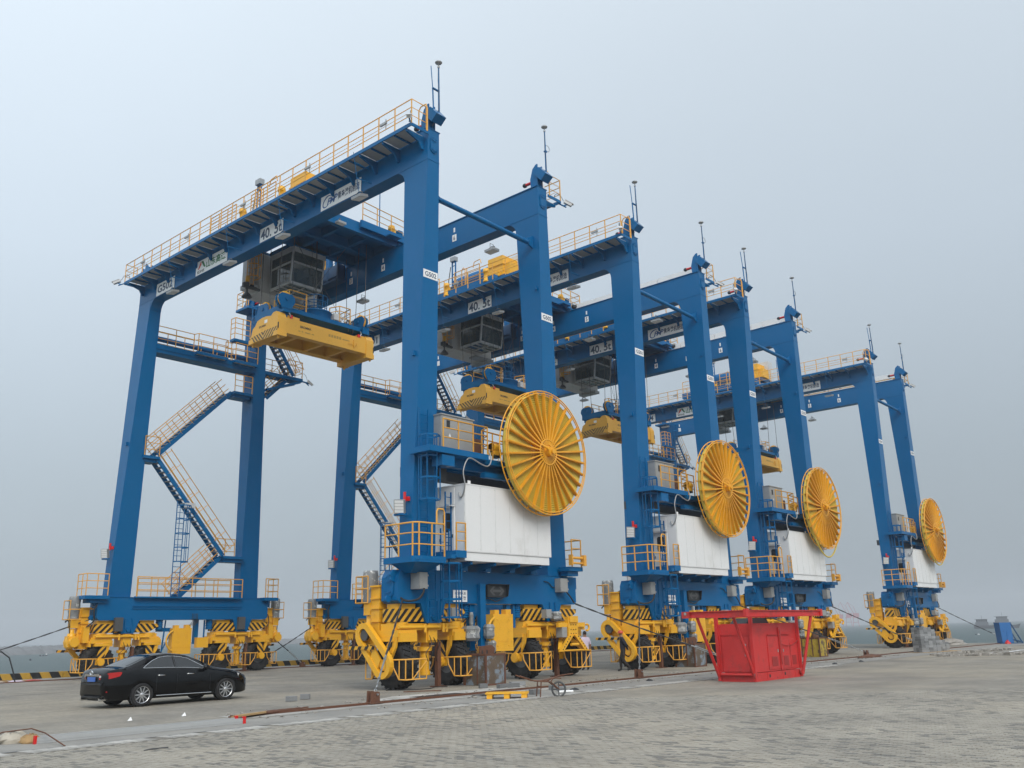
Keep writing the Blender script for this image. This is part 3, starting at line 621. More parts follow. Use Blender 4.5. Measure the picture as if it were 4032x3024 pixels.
# ---- bogies
def bogie(cx, yc):
    fy = yc-.36
    m = MB()
    m.box(cx-1.55, cx-.7, fy+.1, yc+.3, 2.735, 2.9); m.box(cx+.75, cx+1.55, fy+.1, yc+.3, 2.735, 2.9)      # pads
    m.box(cx-1.72, cx+1.72, fy+.05, yc+.42, 1.98, 2.22)
    m.box(cx-.28, cx+.28, fy-.02, yc+.4, 1.55, 2.2); m.box(cx-.22, cx+.22, fy-.08, fy-.021, 1.62, 2.24)
    m.cyl((cx, yc, .55), (cx, yc, 1.56), .17, 12); m.cyl((cx, yc, 1.25), (cx, yc, 1.40), .27, 12); m.cyl((cx, yc, .42), (cx, yc, .56), .21, 12)
    m.cyl((cx-1.7, fy-.14, 2.09), (cx+.3, fy-.14, 2.09), .065, 8); m.cyl((cx+.5, fy-.14, 2.04), (cx+1.2, fy-.14, 2.04), .05, 8)
    for x in (cx-1.33, cx+1.33): m.cyl((x, yc, 2.0), (x, yc, 2.27), .4, 16); m.box(x-.5, x+.5, fy+.02, fy+.049, 2.0, 2.06)
    for x in (cx-.45, cx+.45, cx+.62): m.cyl((x, fy-.16, 1.9), (x, fy-.16, 2.2), .06, 8)
    o = m.build('equalizer_beam', 'yellow', crane)
    for a, b, mt, t in ((cx-1.75, cx-.12, 'haz_a', 1), (cx+.12, cx+1.75, 'haz_b', -1)):
        q = MB(); x0, x1 = (a, b)
        p = [(x0, fy, 2.28), (x1, fy, 2.28), (x1, fy, 2.73 if t > 0 else 2.73), (x0, fy, 2.73)]
        if t > 0: p = [(x0, fy, 2.28), (x1-.1, fy, 2.28), (x1, fy, 2.62), (x1-.25, fy, 2.86), (x1-.6, fy, 2.73), (x0, fy, 2.73)]
        else: p = [(x0+.1, fy, 2.28), (x1-.55, fy, 2.28), (x1, fy, 2.58), (x1, fy, 2.73), (x0+.6, fy, 2.73), (x0+.25, fy, 2.86), (x0, fy, 2.62)]
        q.prism(p, (0, .66, 0)); q.build('striped_block', mt, o)
    q = MB(); q.box(cx+.34, cx+.5, fy+.02, fy+.18, .03, 1.56); q.box(cx+.2, cx+.66, fy-.1, fy+.3, .005, .03); q.build('prop_post', 'rust', crane)
    q = MB()
    for k in range(3): q.hose([(cx-.2+.2*k, fy-.05, 1.9-.1*k), (cx-.1+.2*k, fy-.12, 1.5), (cx-.35+.25*k, fy-.1, 1.2), (cx-.2+.2*k, fy-.05, .9)], .016, 4)
    q.build('hose', 'cable_black', o)
for cx in (.45, 7.31): bogie(cx, YR); bogie(cx, YS)

# ---- wheels (meshes shared by all eight)
tm = MB((0, 0, 0)); tm.lathe((0, 0, .84), Y_, [(.40, -.2), (.46, -.25), (.62, -.275), (.74, -.27), (.81, -.22), (.83, -.12), (.835, 0), (.83, .12), (.81, .22), (.74, .27), (.62, .275), (.46, .25), (.40, .2)], 40, True, False); tm.xf(Matrix.Diagonal((1, 1.12, 1, 1)))
for k in range(24):
    for s in (-1, 1):
        t = 2*math.pi*(k+.25*(s > 0)*2)/24; dt = .10
        def q_(tt, y, r): return Vector((r*math.cos(tt), y, .84+r*math.sin(tt)))
        b0, b1, b2, b3 = (t, s*.03), (t+dt, s*.03), (t+dt+.14, s*.285), (t+.14, s*.285)
        tm.hexa([q_(*b0, .825), q_(*b1, .825), q_(b2[0], b2[1], .76), q_(b3[0], b3[1], .76), q_(*b0, .868), q_(*b1, .868), q_(b2[0], b2[1], .845), q_(b3[0], b3[1], .845)])
tyre_me = tm.mesh('tyre', 'rubber')
hm = MB((0, 0, 0)); hm.lathe((0, 0, .84), Y_, [(0, -.1), (.3, -.12), (.38, -.2), (.44, -.24), (.46, -.26), (.46, .26), (.38, .2), (.3, .12), (0, .1)], 24, True, False); hub_me = hm.mesh('wheel', 'dark_grey')
cm = MB((0, 0, 0)); cm.cyl((0, -.44, .84), (0, -.62, .84), .19, 16); cm.cyl((0, -.62, .84), (0, -.635, .84), .15, 16); cm.cyl((0, .44, .84), (0, .56, .84), .19, 16)
for k in range(8): cm.cyl((.165*math.cos(k*.785), -.62, .84+.165*math.sin(k*.785)), (.165*math.cos(k*.785), -.64, .84+.165*math.sin(k*.785)), .018, 5)
cap_me = cm.mesh('hub_cap', 'yellow')
fm = MB((0, 0, 0)); fm.box(-.55, .55, -.44, .44, 1.76, 2.0); fm.box(-.36, .36, -.5, .5, 1.62, 1.755)
fm.hexa([(-.2, .36, .7), (.2, .36, .7), (.2, .44, .7), (-.2, .44, .7), (-.45, .36, 1.755), (.3, .36, 1.755), (.3, .44, 1.755), (-.45, .44, 1.755)])
fm.prism([(.16, -.445, .95), (.3, -.445, 1.755), (.5, -.445, 1.755), (.42, -.445, 1.4)], (0, .09, 0)); fm.prism([(-.2, -.445, .7), (.2, -.445, .7), (.24, -.445, 1.0), (-.2, -.445, 1.0)], (0, .08, 0))
fm.box(.5, .62, -.4, .4, 1.6, 1.9); fm.box(-.62, -.5, -.4, .4, 1.6, 1.9)
fork_me = fm.mesh('wheel_fork', 'yellow')
sm_ = MB((0, 0, 0)); sm_.prism([(-.24, -.47, .98), (.2, -.47, .98), (.3, -.47, 1.75), (.02, -.47, 1.75)], (0, .022, 0)); strip_me = sm_.mesh('striped_plate', 'haz_a')
sm_ = MB((0, 0, 0)); sm_.prism([(.24, -.47, .98), (-.2, -.47, .98), (-.3, -.47, 1.75), (-.02, -.47, 1.75)], (0, .022, 0)); strip_me2 = sm_.mesh('striped_plate', 'haz_b')
gm = MB((0, 0, 0))
for s in (-1, 1):
    gm.tube([(s*.2, -.52, 1.0), (s*1.05, -.52, 1.02), (s*1.05, .45, 1.02)], .026, 6); gm.tube([(s*.38, -.52, 1.0), (s*.42, -.52, .75), (s*.72, -.52, .36), (s*1.05, -.52, .36), (s*1.05, .45, .36)], .026, 6)
    for x, y in ((.72, -.52), (1.05, -.52), (1.05, -.2), (1.05, .12), (1.05, .45)): gm.tube([(s*x, y, .36), (s*x, y, 1.02)], .024, 5)
    gm.tube([(s*1.05, -.2, .36), (s*1.05, .45, .95)], .02, 5)
guard_me = gm.mesh('tyre_guard', 'rail_yellow')
def drive(sx, sy):
    """chain case, gearbox, tower, wrapped motor and its cage, beside a driven wheel"""
    f = lambda x, y, z: Vector((sx*x, sy*y, z)); res = []
    m = MB((0, 0, 0)); c0, r0, c1, r1 = (0, .84), .47, (-1.02, 1.86), .42
    dx, dz = c1[0]-c0[0], c1[1]-c0[1]; ang = math.atan2(dz, dx)
    def hull(k):
        pts = []
        for i in range(11): t = ang+math.pi/2+math.pi*i/10; pts.append((c1[0]-math.cos(t-math.pi)*0+(r1-k)*math.cos(t-math.pi), c1[1]+(r1-k)*math.sin(t-math.pi)))
        for i in range(11): t = ang+math.pi/2+math.pi*i/10; pts.append((c0[0]+(r0-k)*math.cos(t), c0[1]+(r0-k)*math.sin(t)))
        return pts
    A, B = hull(0), hull(.2); n = len(A); y0, y1 = .54, .72
    vs = [f(x, y0, z) for x, z in A]+[f(x, y0, z) for x, z in B]+[f(x, y1, z) for x, z in A]+[f(x, y1, z) for x, z in B]; fs = []
    for i in range(n):
        j = (i+1) % n; fs += [(i, j, n+j, n+i), (2*n+i, 3*n+i, 3*n+j, 2*n+j), (i, 2*n+i, 2*n+j, j), (n+i, n+j, 3*n+j, 3*n+i)]
    m.add(vs, fs); k0 = len(m.v)
    m.prism([f(-.62, .60, 1.02), f(-.30, .60, .62), f(-.08, .60, 1.0), f(-.5, .60, 1.5)], f(0, .08, 0))
    m.use(1); m.cyl(f(c1[0], .55, c1[1]), f(c1[0], .66, c1[1]), .2, 16); m.use(0)
    res.append(('chain_case', m, ['yellow', 'dark_grey']))
    m = MB((0, 0, 0)); m.hexa([f(-1.72, .73, 1.36), f(-.36, .73, 1.36), f(-.36, .77, 1.36), f(-1.72, .77, 1.36), f(-1.72, .73, 1.48), f(-.36, .73, 1.48), f(-.36, .77, 1.48), f(-1.72, .77, 1.48)])
    res.append(('striped_bar', m, ['haz_small']))
    m = MB((0, 0, 0))
    def bx(x0, x1, y0, y1, z0, z1): a, b = sorted((sx*x0, sx*x1)); c, d = sorted((sy*y0, sy*y1)); m.box(a, b, c, d, z0, z1)
    bx(-.95, -.55, .02, .36, 1.76, 3.52); bx(-1.08, -.951, .08, .32, 1.9, 3.5); bx(-1.0, -.5, -.02, .4, 1.5, 1.758); bx(-.9, -.6, -.3, .018, 1.8, 2.6)
    for zz in (2.3, 2.75, 3.1): bx(-.99, -.51, -.05, .42, zz, zz+.05)
    bx(-1.0, -.5, -.06, .44, 3.521, 3.58); bx(-1.45, -1.085, -.02, .34, 2.55, 3.0); bx(-1.16, -.56, .05, .3, 2.95, 3.06)
    m.lathe(f(-1.3, .16, 1.55), Z_, [(.2, 0), (.28, .05), (.28, .5), (.2, .62), (.2, .72), (.13, .75), (.13, .98)], 14); m.cyl(f(-1.3, -.3, 1.85), f(-1.3, .5, 1.85), .24, 14)
    bx(-1.55, -1.05, -.1, .36, 1.62, 2.15)
    res.append(('drive_tower', m, ['yellow']))
    m = MB((0, 0, 0)); m.lathe(f(-1.3, .16, 2.98), Z_, [(.25, 0), (.27, .1), (.255, .25), (.28, .4), (.265, .52), (.29, .68), (.28, .8), (.29, .95), (.27, 1.1), (.26, 1.16), (0, 1.17)], 16); res.append(('wrapped_motor', m, ['wrap']))
    m = MB((0, 0, 0)); q = [f(-.98, .55, 0), f(-1.66, .55, 0), f(-1.66, -.22, 0), f(-.98, -.22, 0)]
    for zz in (2.98, 3.48, 3.92): m.tube([a+Z_*zz for a in (q if zz < 3.9 else q[:3])], .026, 5)
    for a in q[:3]+[f(-1.3, .55, 0)]: m.tube([a+Z_*2.98, a+Z_*3.92], .024, 5)
    m.tube([f(-.56, -.1, 3.5), f(-.1, -.1, 3.5)], .03, 5)
    res.append(('motor_cage', m, ['rail_yellow']))
    m = MB((0, 0, 0)); m.tube([f(-1.5, .3, 2.95), f(-1.62, .3, 2.84), f(-1.66, .2, 2.9), f(-1.58, .1, 2.95), f(-1.5, .12, 2.8), f(-1.46, .1, 2.5), f(-1.42, .1, 2.1)], .025, 5)
    res.append(('motor_cable', m, ['cable_black'])); return [(n, mm.mesh(n, mt)) for n, mm, mt in res]
XW = (-.88, 1.78, 5.98, 8.64)
for right in (True, False):
    for i, x in enumerate(XW):
        yc = YR if right else YS; rot = (0, 0, R(-90) if right else 0)
        w_ = obj('wheel', hub_me, crane, P(x, yc), rot); obj('tyre', tyre_me, w_); obj('hub_cap', cap_me, w_)
        f_ = obj('wheel_fork', fork_me, crane, P(x, yc), rot); obj('striped_plate', strip_me if i % 2 == 0 else strip_me2, f_); obj('tyre_guard', guard_me, f_)
dR = drive(1, -1); dL = drive(1, 1); dL4 = drive(-1, 1)
for dd, x, yc, rot in ((dR, XW[0], YR, R(-90)), (dL, XW[0], YS, 0), (dL4, XW[3], YS, 0)):
    root = None
    for n, me in dd:
        if n == 'chain_case': root = obj('drive_unit', me, crane, P(x, yc), (0, 0, rot))
        else: obj(n, me, root)
# coupling frame in front of the last landward wheel
m = MB(); y = -.42
m.box(6.95, 8.75, y-.02, y+.1, 1.98, 2.16); m.box(7.55, 8.2, y-.06, y+.12, 1.62, 2.4); m.box(7.6, 8.15, y-.12, y-.061, 2.165, 2.42)
for s in (-1, 1):
    m.hexa([(7.88+s*.85-.12, y-.1, 1.02), (7.88+s*.85+.12, y-.1, 1.02), (7.88+s*.85+.12, y, 1.02), (7.88+s*.85-.12, y, 1.02), (7.88+s*.16-.13, y-.1, 1.66), (7.88+s*.16+.13, y-.1, 1.66), (7.88+s*.16+.13, y, 1.66), (7.88+s*.16-.13, y, 1.66)])
    m.bar((7.88+s*.8, y+.05, 1.05), (7.88+s*.2, y+.45, 1.62), .16, .16)
m.cyl((7.05, y-.06, 1.05), (8.7, y-.06, 1.05), .035, 8); m.cyl((7.62, y-.12, 1.28), (8.1, y-.12, 1.28), .06, 8); m.tube(arc((8.98, y+.05, 1.95), X_, Z_, .13, -2.2, 2.2, 10), .045, 6); m.box(8.4, 8.9, y+.11, y+.3, 1.86, 2.02)
m.box(7.7, 7.8, .1, .3, 1.9, 2.2)
cf = m.build('coupling_frame', 'yellow', crane)
m = MB(); 
for s in (-1, 1):
    for k in range(6): c = Vector((7.88+s*(.78-.1*k), y-.105, 1.1+.1*k)); m.cyl(c, c-Y_*.012, .026, 6)
for x in (7.72, 7.88, 8.04):
    for z in (1.72, 1.88, 2.07): m.cyl((x, y-.065, z), (x, y-.075, z), .024, 6)
m.build('bolt', 'dark', cf)
m = MB(); m.box(7.18, 7.5, y-.02, y+.3, 1.58, 1.98); m.build('junction_box', 'grey_box', cf)

# ---- things hung on the landward sill
m = MB(); m.box(2.78, 3.08, .0, .17, 1.35, 3.66); m.build('guide_post', 'blue', sillR)
m = MB(); m.box(3.14, 4.2, -.06, .05, 3.16, 3.64); m.box(3.2, 4.15, .05, .18, 3.3, 3.5); m.prism([(4.2, -.062, 3.18), (4.2, -.062, 3.64), (4.2, -.24, 3.66), (4.2, -.16, 3.2)], (.015, 0, 0)); m.box(3.14, 4.2, -.2, -.061, 3.641, 3.655)
m.use(1); z = 3.4; yy = -.066
quad(m, [(3.42, yy, z-.05), (3.92, yy, z-.05), (3.92, yy, z+.05), (3.42, yy, z+.05)])
for s, x in ((-1, 3.24), (1, 4.1)): quad(m, [(x, yy, z), (x-s*.2, yy, z+.17), (x-s*.34, yy, z+.17), (x-s*.14, yy, z), (x-s*.34, yy, z-.17), (x-s*.2, yy, z-.17)])
m.build('arrow_lamp', ['dark', 'dark_grey'], sillR)
def ybox(y, s):
    m = MB(); m.box(3.36, 4.5, *sorted((y, y-s*.4)), 1.14, 2.52); m.box(3.5, 3.75, *sorted((y-s*.05, y-s*.3)), 2.521, 2.68); m.box(4.15, 4.45, *sorted((y-s*.05, y-s*.3)), 2.521, 2.7); m.box(3.36, 4.5, *sorted((y+s*.012, y)), 1.5, 1.53)
    m.tube(arc((3.55, y+s*.06, 1.86), -X_, Z_, .56, -1.25, 1.25, 12), .05, 6)
    for x in (3.6, 4.25):
        for zz in (1.32, 2.3): m.box(x-.04, x+.04, *sorted((y, y+s*.025)), zz, zz+.03)
    for x in (3.75, 4.2):
        for k in range(5): m.box(x-.06, x+.06, *sorted((y, y+s*.008)), 1.95+.06*k, 1.97+.06*k)
    return m
ybox(-.12, -1).build('control_cabinet', 'yellow', sillR); ybox(23.6, -1).xf(Matrix.Translation((-.32, 0, -.05))).build('control_cabinet', 'yellow', sillL)
for a in ((2.5, 2.78, .3, .5, 1.2, 2.9), (4.6, 4.8, .3, .5, 1.6, 2.9), (5.0, 5.12, .3, .45, 2.0, 2.9)): m = MB(); m.box(*a); m.build('hanger', 'blue', sillR)
m = MB(); m.box(4.5, 4.75, 23.9, 24.1, 1.6, 2.92); m.build('hanger', 'blue', sillL)
for a, b, r in (((2.6, 23.9, 1.0), (2.75, 23.9, 2.9), .04), ((2.4, 23.8, .9), (3.1, 23.8, 2.4), .035), ((5.1, 23.9, 1.5), (5.1, 23.9, 2.9), .05)): m = MB(); m.cyl(a, b, r, 6); m.build('hanger', 'blue', sillL)
m = MB(); m.box(2.3, 3.1, 23.9, 24.1, 2.3, 2.5); m.build('hanger', 'blue', sillL)
m = MB(); m.box(4.55, 5.25, 23.62, 23.9, 1.4, 1.95); m.build('brake_unit', 'yellow', sillL)
wi = 0
for x0, x1, y0, z0, z1 in ((1.95, 2.6, -.1, 1.55, 2.1), (2.86, 3.25, -.32, 1.62, 2.15), (3.0, 3.4, -.25, 1.1, 1.55), (7.05, 7.5, -.2, 2.25, 2.62), (2.35, 2.5, .0, 2.1, 2.6)):
    wp = MB(); wp.lathe(((x0+x1)/2, y0+.15, z0), Z_, [((x1-x0)*.42, 0), ((x1-x0)*.56, (z1-z0)*.2), ((x1-x0)*.52, (z1-z0)*.5), ((x1-x0)*.58, (z1-z0)*.8), ((x1-x0)*.42, (z1-z0)), (0, z1-z0)], 7, False); wp.build('wrapped_unit', 'wrap', sillR)
def gbox(x0, x1, y0, y1, z0, z1, par):
    m = MB(); m.box(x0, x1, y0, y1, z0, z1); m.box(x0+.025, x1-.025, y0-.015, y0-.001, z0+.025, z1-.025); m.box(x0-.02, x0+.04, y0-.03, y0-.016, z0+.08, z0+.14); m.box(x1-.04, x1+.02, y0-.03, y0-.016, z1-.14, z1-.08); m.box(x1-.04, x1+.02, y0-.03, y0-.016, z0+.08, z0+.14); return m.build('junction_box', 'grey_box', par)
gbox(-.66, -.26, -.30, .16, 3.40, 3.98, sillR); gbox(7.55, 8.05, -.14, .16, 3.42, 3.98, sillR); gbox(6.35, 6.7, -.3, -.05, 2.35, 2.7, sillR); gbox(.95, 1.25, -.3, -.05, 2.4, 2.75, sillR)
m = MB(); m.hose([(-1.05, 1.5, 3.45), (-1.0, 1.2, 3.62), (-1.05, .9, 3.64), (-1.1, .5, 3.45), (-1.1, .2, 3.1), (-.95, -.05, 2.98), (-.7, -.3, 3.05), (-.55, -.38, 3.25), (-.5, -.38, 3.42)], .04, 7)
m.hose([(-1.2, 1.5, 3.1), (-1.15, 1.3, 3.05), (-1.1, 1.25, 3.25), (-1.08, 1.4, 3.4)], .025, 6); m.hose([(8.0, -.1, 3.42), (8.35, -.05, 3.2), (8.6, 0, 3.0), (8.75, .1, 3.02)], .03, 6); m.hose([(6.8, .13, 3.85), (7.1, .13, 3.8), (7.3, .13, 3.65), (7.5, .13, 3.6)], .02, 5); m.hose([(4.0, -.1, 3.16), (3.6, -.1, 3.0), (3.4, -.05, 3.05), (3.2, .12, 3.1), (3.1, .12, 2.6)], .018, 5)
m.build('hose', 'cable_black', sillR)
m = MB(); m.hose([(-1.3, 23.5, 3.7), (-1.45, 23.45, 3.4), (-1.4, 23.5, 2.9), (-1.7, 23.6, 2.6)], .035, 6); m.hose([(9.0, 23.5, 3.2), (9.1, 23.5, 2.8), (9.0, 23.5, 2.5)], .03, 6); 
for k in range(5): m.tube([(4.1+.08*k, 23.5, 3.25), (4.12+.08*k, 23.5, 2.8), (3.95+.08*k, 23.5, 2.6)], .016, 4)
m.build('hose', 'cable_black', sillL)
for x in (-.35, 6.95): m = MB(); m.box(x, x+.42, 23.3, 23.5, 2.35, 3.05); m.build('junction_box', 'dark_grey', sillL)

# ---- platforms, ladders
def ladder(name, x, y, z0, z1, cz0=None, cz1=None, d=-1, wd=.44, parent=None, ax='x', mt='blue'):
    """rungs between two stiles; d = outward direction along y of the cage"""
    m = MB(); f = (lambda a, b, z: (x+a, y+b, z)) if ax == 'x' else (lambda a, b, z: (x+b, y+a, z))
    for s in (-1, 1): m.bar(f(s*wd/2, 0, z0), f(s*wd/2, 0, z1), .06, .025)
    for k in range(int((z1-z0)/.3)): m.tube([f(-wd/2, 0, z0+.15+.3*k), f(wd/2, 0, z0+.15+.3*k)], .016, 4, caps=False)
    if cz0 is not None:
        n = max(2, round((cz1-cz0)/.75)); hoop = [(-wd/2, 0), (-wd/2-.12, d*.25), (-wd/2-.1, d*.55), (0, d*.72), (wd/2+.1, d*.55), (wd/2+.12, d*.25), (wd/2, 0)]
        for k in range(n+1):
            zz = cz0+(cz1-cz0)*k/n; pts = [f(a, b, zz) for a, b in hoop]
            for a, b in zip(pts, pts[1:]): m.bar(a, b, .018, .06)
        for a, b in hoop[1:-1]: m.bar(f(a, b, cz0), f(a, b, cz1), .045, .018)
    return m.build(name, mt, parent or crane)
pm = MB(); pm.prism([(-1.42, .78, 4.28), (-1.42, -.72, 4.28), (-1.25, -.92, 4.28), (.06, -.92, 4.28), (.06, .14, 4.28), (-.69, .14, 4.28), (-.69, .78, 4.28)], (0, 0, .22))
pm.box(-1.43, .07, -.93, -.921, 4.36, 4.40)
pm.hexa([(-.95, -.15, 3.95), (-.2, -.15, 3.95), (-.2, .16, 3.95), (-.95, .16, 3.95), (-1.3, -.8, 4.279), (-.05, -.8, 4.279), (-.05, .16, 4.279), (-1.3, .5, 4.279)])
p1 = pm.build('platform', 'blue', crane)
m = MB(); railing(m, [(-1.38, .74, 4.5), (-1.38, -.72, 4.5), (-1.22, -.88, 4.5), (.02, -.88, 4.5)], 1.16, .72, .03, (.4, .8))
m.tube([(-.36, -.88, 5.66), (-.36, -.88, 6.1), (-.30, -.88, 6.2), (-.04, -.88, 6.2), (.02, -.88, 6.1), (.02, -.88, 5.6)], .032, 6); m.build('railing', 'rail_yellow', p1)
pm = MB(); pm.box(.52, 1.06, -.98, .1, 4.5, 4.76); pm.box(.3, .519, -.95, .1, 4.46, 4.6); p2 = pm.build('platform', 'blue', crane)
m = MB(); railing(m, [(.56, -.95, 4.76), (1.04, -.95, 4.76)], 1.0, .5, .03, (.35, .68)); m.build('railing', 'rail_yellow', p2)
pm = MB(); pm.box(7.78, 8.75, -.45, .1, 4.28, 4.46); pm.box(7.9, 8.6, -.3, .1, 4.09, 4.279); p3 = pm.build('platform', 'blue', crane)
m = MB(); railing(m, [(8.05, -.42, 4.46), (8.7, -.42, 4.46), (8.7, .6, 4.46)], 1.15, .7, .028, (.4, .78)); m.build('railing', 'rail_yellow', p3)
m = MB(); m.cyl((7.75, -.6, 4.82), (8.75, -.6, 4.82), .06, 8); m.cyl((7.75, -.6, 4.6), (8.75, -.6, 4.6), .045, 8); m.box(8.55, 8.72, -.7, -.5, 4.5, 4.95); m.box(7.72, 7.8, -.7, -.5, 4.5, 4.95); m.build('pipe_clamp', 'rail_yellow', p3)
for x0, x1 in ((-2.1, -.82), (8.55, 9.5)):
    pm = MB(); pm.box(x0, x1, 23.2, 24.3, 3.98, 4.16); pm.box(x0+.35, x1-.1 if x0 < 0 else x1-.5, 23.4, 24.2, 3.8, 3.979); pp = pm.build('platform', 'blue', crane)
    m = MB(); a, b = (x1-.1, x0+.04) if x0 < 0 else (x0+.05, x1-.04); railing(m, [(a, 23.23, 4.16), (b, 23.23, 4.16), (b, 24.27, 4.16)], 1.1, .65, .028); m.build('railing', 'rail_yellow', pp)
pm = MB(); pm.box(.62, 7.1, 23.28, 23.5, 4.06, 4.14); pp = pm.build('platform', 'blue', crane)
m = MB(); railing(m, [(.66, 23.3, 4.12), (7.05, 23.3, 4.12)], 1.05, .82, .028); m.build('railing', 'rail_yellow', pp); m = MB(); railing(m, [(1.3, 24.5, 4.12), (7.05, 24.5, 4.12)], 1.05, 1.1, .028); m.build('railing', 'rail_yellow', pp)
ladder('ladder', 2.75, 23.15, 4.1, 9.4, 6.0, 9.1, -1, .46)
ladder('ladder', -.22, -.02, 4.6, 10.1, 6.6, 9.0, -1, .46)
ladder('ladder', .86, -.22, 4.55, 7.0, None, None, -1, .3)
ladder('ladder', .62, -.28, 2.25, 5.6, 2.4, 4.3, -1, .42); ladder('ladder', .12, -.1, 2.3, 4.1, None, None, -1, .4)
m = MB(); m.box(2.95, 3.5, 22.9, 23.15, 9.05, 9.3); m.build('junction_box', 'cab_grey', crane)
# floodlights and sirens on the near corner of the legs
for y0, ys in ((.55, -1), (24.0, -1)):
    m = MB(); m.box(-.98, -.72, y0-.25, y0+.2, 6.05, 6.12); m.use(1)
    c = MB((0, 0, 0)); c.box(-.08, .08, -.2, .2, 0, .5)
    c.use(1); 
    for k in range(4): c.box(-.092, -.081, -.17, .17, .03+.118*k, .13+.118*k)
    me = c.mesh('work_light', ['galv', 'white'])
    o = m.build('lamp_shelf', ['blue', 'blue'], crane)
    obj('work_light', me, o, P(-.9, y0-.05, 6.13), (R(4), R(-16), R(28)))
    q = MB(); q.cyl((-.72, y0-.1, 6.55), (-.72, y0-.1, 6.92), .055, 10); q.box(-.68, -.58, y0-.24, y0-.1, 6.6, 6.75); q.build('siren', 'red_lamp', o)

# ---- tie walkway between the seaward legs
m = MB(); m.box(.6, 7.16, 23.3, 24.2, 17.8, 18.24); m.box(.6, 7.16, 23.26, 23.3, 18.0, 18.3)
tw = m.build('tie_walkway', 'blue', crane)
m = MB(); railing(m, [(.62, 23.3, 18.27), (2.9, 23.3, 18.27), (3.0, 22.95, 18.27), (4.95, 22.95, 18.27), (5.0, 23.3, 18.27), (5.4, 23.3, 18.27), (5.5, 22.95, 18.27), (7.05, 22.95, 18.27)], 1.12, 1.0, .026); m.build('railing', 'rail_yellow', tw); m = MB(); railing(m, [(.62, 24.18, 18.27), (7.1, 24.18, 18.27)], 1.1, 1.1, .026); m.build('railing', 'rail_yellow', tw)
m = MB(); m.cyl((.55, 24.3, 18.95), (7.15, 24.3, 18.95), .16, 12); m.build('tie_pipe', 'blue', crane)
for x0, x1 in ((2.95, 5.0), (5.45, 7.1)):
    m = MB(); m.box(x0, x1, 22.92, 22.96, 18.12, 18.3); m.box(x0, x0+.04, 22.961, 23.25, 18.12, 18.3); m.box(x1-.04, x1, 22.961, 23.25, 18.12, 18.3)
    o = m.build('balcony', 'blue', tw)
    n = 3
    for k in range(n): q = MB(); wd = (x1-x0-.1)/n; q.box(x0+.05+wd*k+.03, x0+.05+wd*(k+1)-.03, 22.97, 23.25, 18.16, 18.2); q.build('grating', 'grating', o)
pm = MB(); pm.box(5.3, 7.0, 22.9, 23.4, 19.46, 19.62); pp = pm.build('platform', 'blue', crane)
m = MB(); railing(m, [(5.34, 23.4, 19.62), (5.34, 22.93, 19.62), (6.4, 22.93, 19.62)], 1.35, .55, .03, (.35, .7, 1.02)); m.build('railing', 'rail_yellow', pp)
ladder('ladder', 7.25, 23.1, 19.6, 22.0, None, None, -1, .4); ladder('ladder', 6.75, 23.05, 18.3, 22.3, 19.8, 21.9, -1, .4)
pm = MB(); pm.box(6.3, 7.2, 23.2, 24.6, 21.95, 22.1); pm.build('platform', 'blue', crane)
m = MB(); railing(m, [(7.0, 24.55, 22.1), (6.35, 24.55, 22.1), (6.35, 23.25, 22.1)], 1.1, .65, .026); m.build('railing', 'rail_yellow', crane)

# ---- stairs on the seaward side
tmesh = MB((0, 0, 0)); tmesh.box(-.13, .13, -.33, .33, -.02, .02); tread_me = tmesh.mesh('tread', 'grating')
def stair(a, b, yc=24.0, wd=.7):
    (xa, za), (xb, zb) = a, b; m = MB(); y0, y1 = yc-wd/2, yc+wd/2; s = 1 if xb > xa else -1
    for y in (y0, y1): m.bar((xa, y, za), (xb, y, zb), .05, .24)
    st = m.build('stair', 'blue', crane); n = int((zb-za)/.235)
    for k in range(1, n): t = k/n; obj('tread', tread_me, st, P(xa+(xb-xa)*t, yc, za+(zb-za)*t+.02))
    m = MB(); d = Vector((xb-xa, 0, zb-za)); L = d.length; d.normalize(); nn = Vector((-d.z*s, 0, d.x*s)) if s > 0 else Vector((d.z, 0, -d.x))
    if nn.z < 0: nn = -nn
    for y in (y0, y1):
        A, B = Vector((xa, y, za)), Vector((xb, y, zb))
        for h in (1.0, .62, .3): m.tube([A+nn*h, B+nn*h], .024, 5)
        for k in range(int(L/.95)+1): q = A+d*(.95*k+.1); m.bar(q, q+nn*1.0, .05, .025)
    m.build('railing', 'rail_yellow', st); return st
stair((3.2, 4.1), (5.72, 6.45)); stair((5.75, 6.5), (1.28, 11.72), 23.8); stair((1.4, 11.95), (5.8, 16.4), 24.05)
def landing(x0, x1, z, rail):
    m = MB(); m.box(x0, x1, 23.35, 24.5, z-.16, z); m.box(x0+.1, x1-.1, 23.5, 24.3, z-.34, z-.161); o = m.build('landing', 'blue', crane); q = MB(); railing(q, [(x, y, z) for x, y in rail], 1.1, .7, .026); q.build('railing', 'rail_yellow', o)
landing(5.75, 7.15, 6.5, [(5.8, 24.45), (7.1, 24.45)]); landing(.42, 1.4, 11.8, [(.5, 23.4), (1.36, 23.4)]); landing(5.8, 7.1, 16.45, [(5.85, 23.4), (7.05, 23.4)])
m = MB(); m.box(7.8, 10.85, 23.5, 24.35, 17.98, 18.2); m.bar((8.2, 23.6, 17.02), (10.7, 23.6, 17.95), .12, .14); m.bar((8.2, 24.25, 17.02), (10.7, 24.25, 17.95), .12, .14); m.cyl((10.85, 23.6, 18.05), (11.3, 23.5, 18.0), .05, 6); o = m.build('platform', 'blue', crane)
m = MB(); railing(m, [(9.7, 23.52, 18.2), (10.8, 23.52, 18.2), (10.8, 24.32, 18.2), (8.4, 24.32, 18.2)], 1.1, .6, .026); m.build('railing', 'rail_yellow', o)
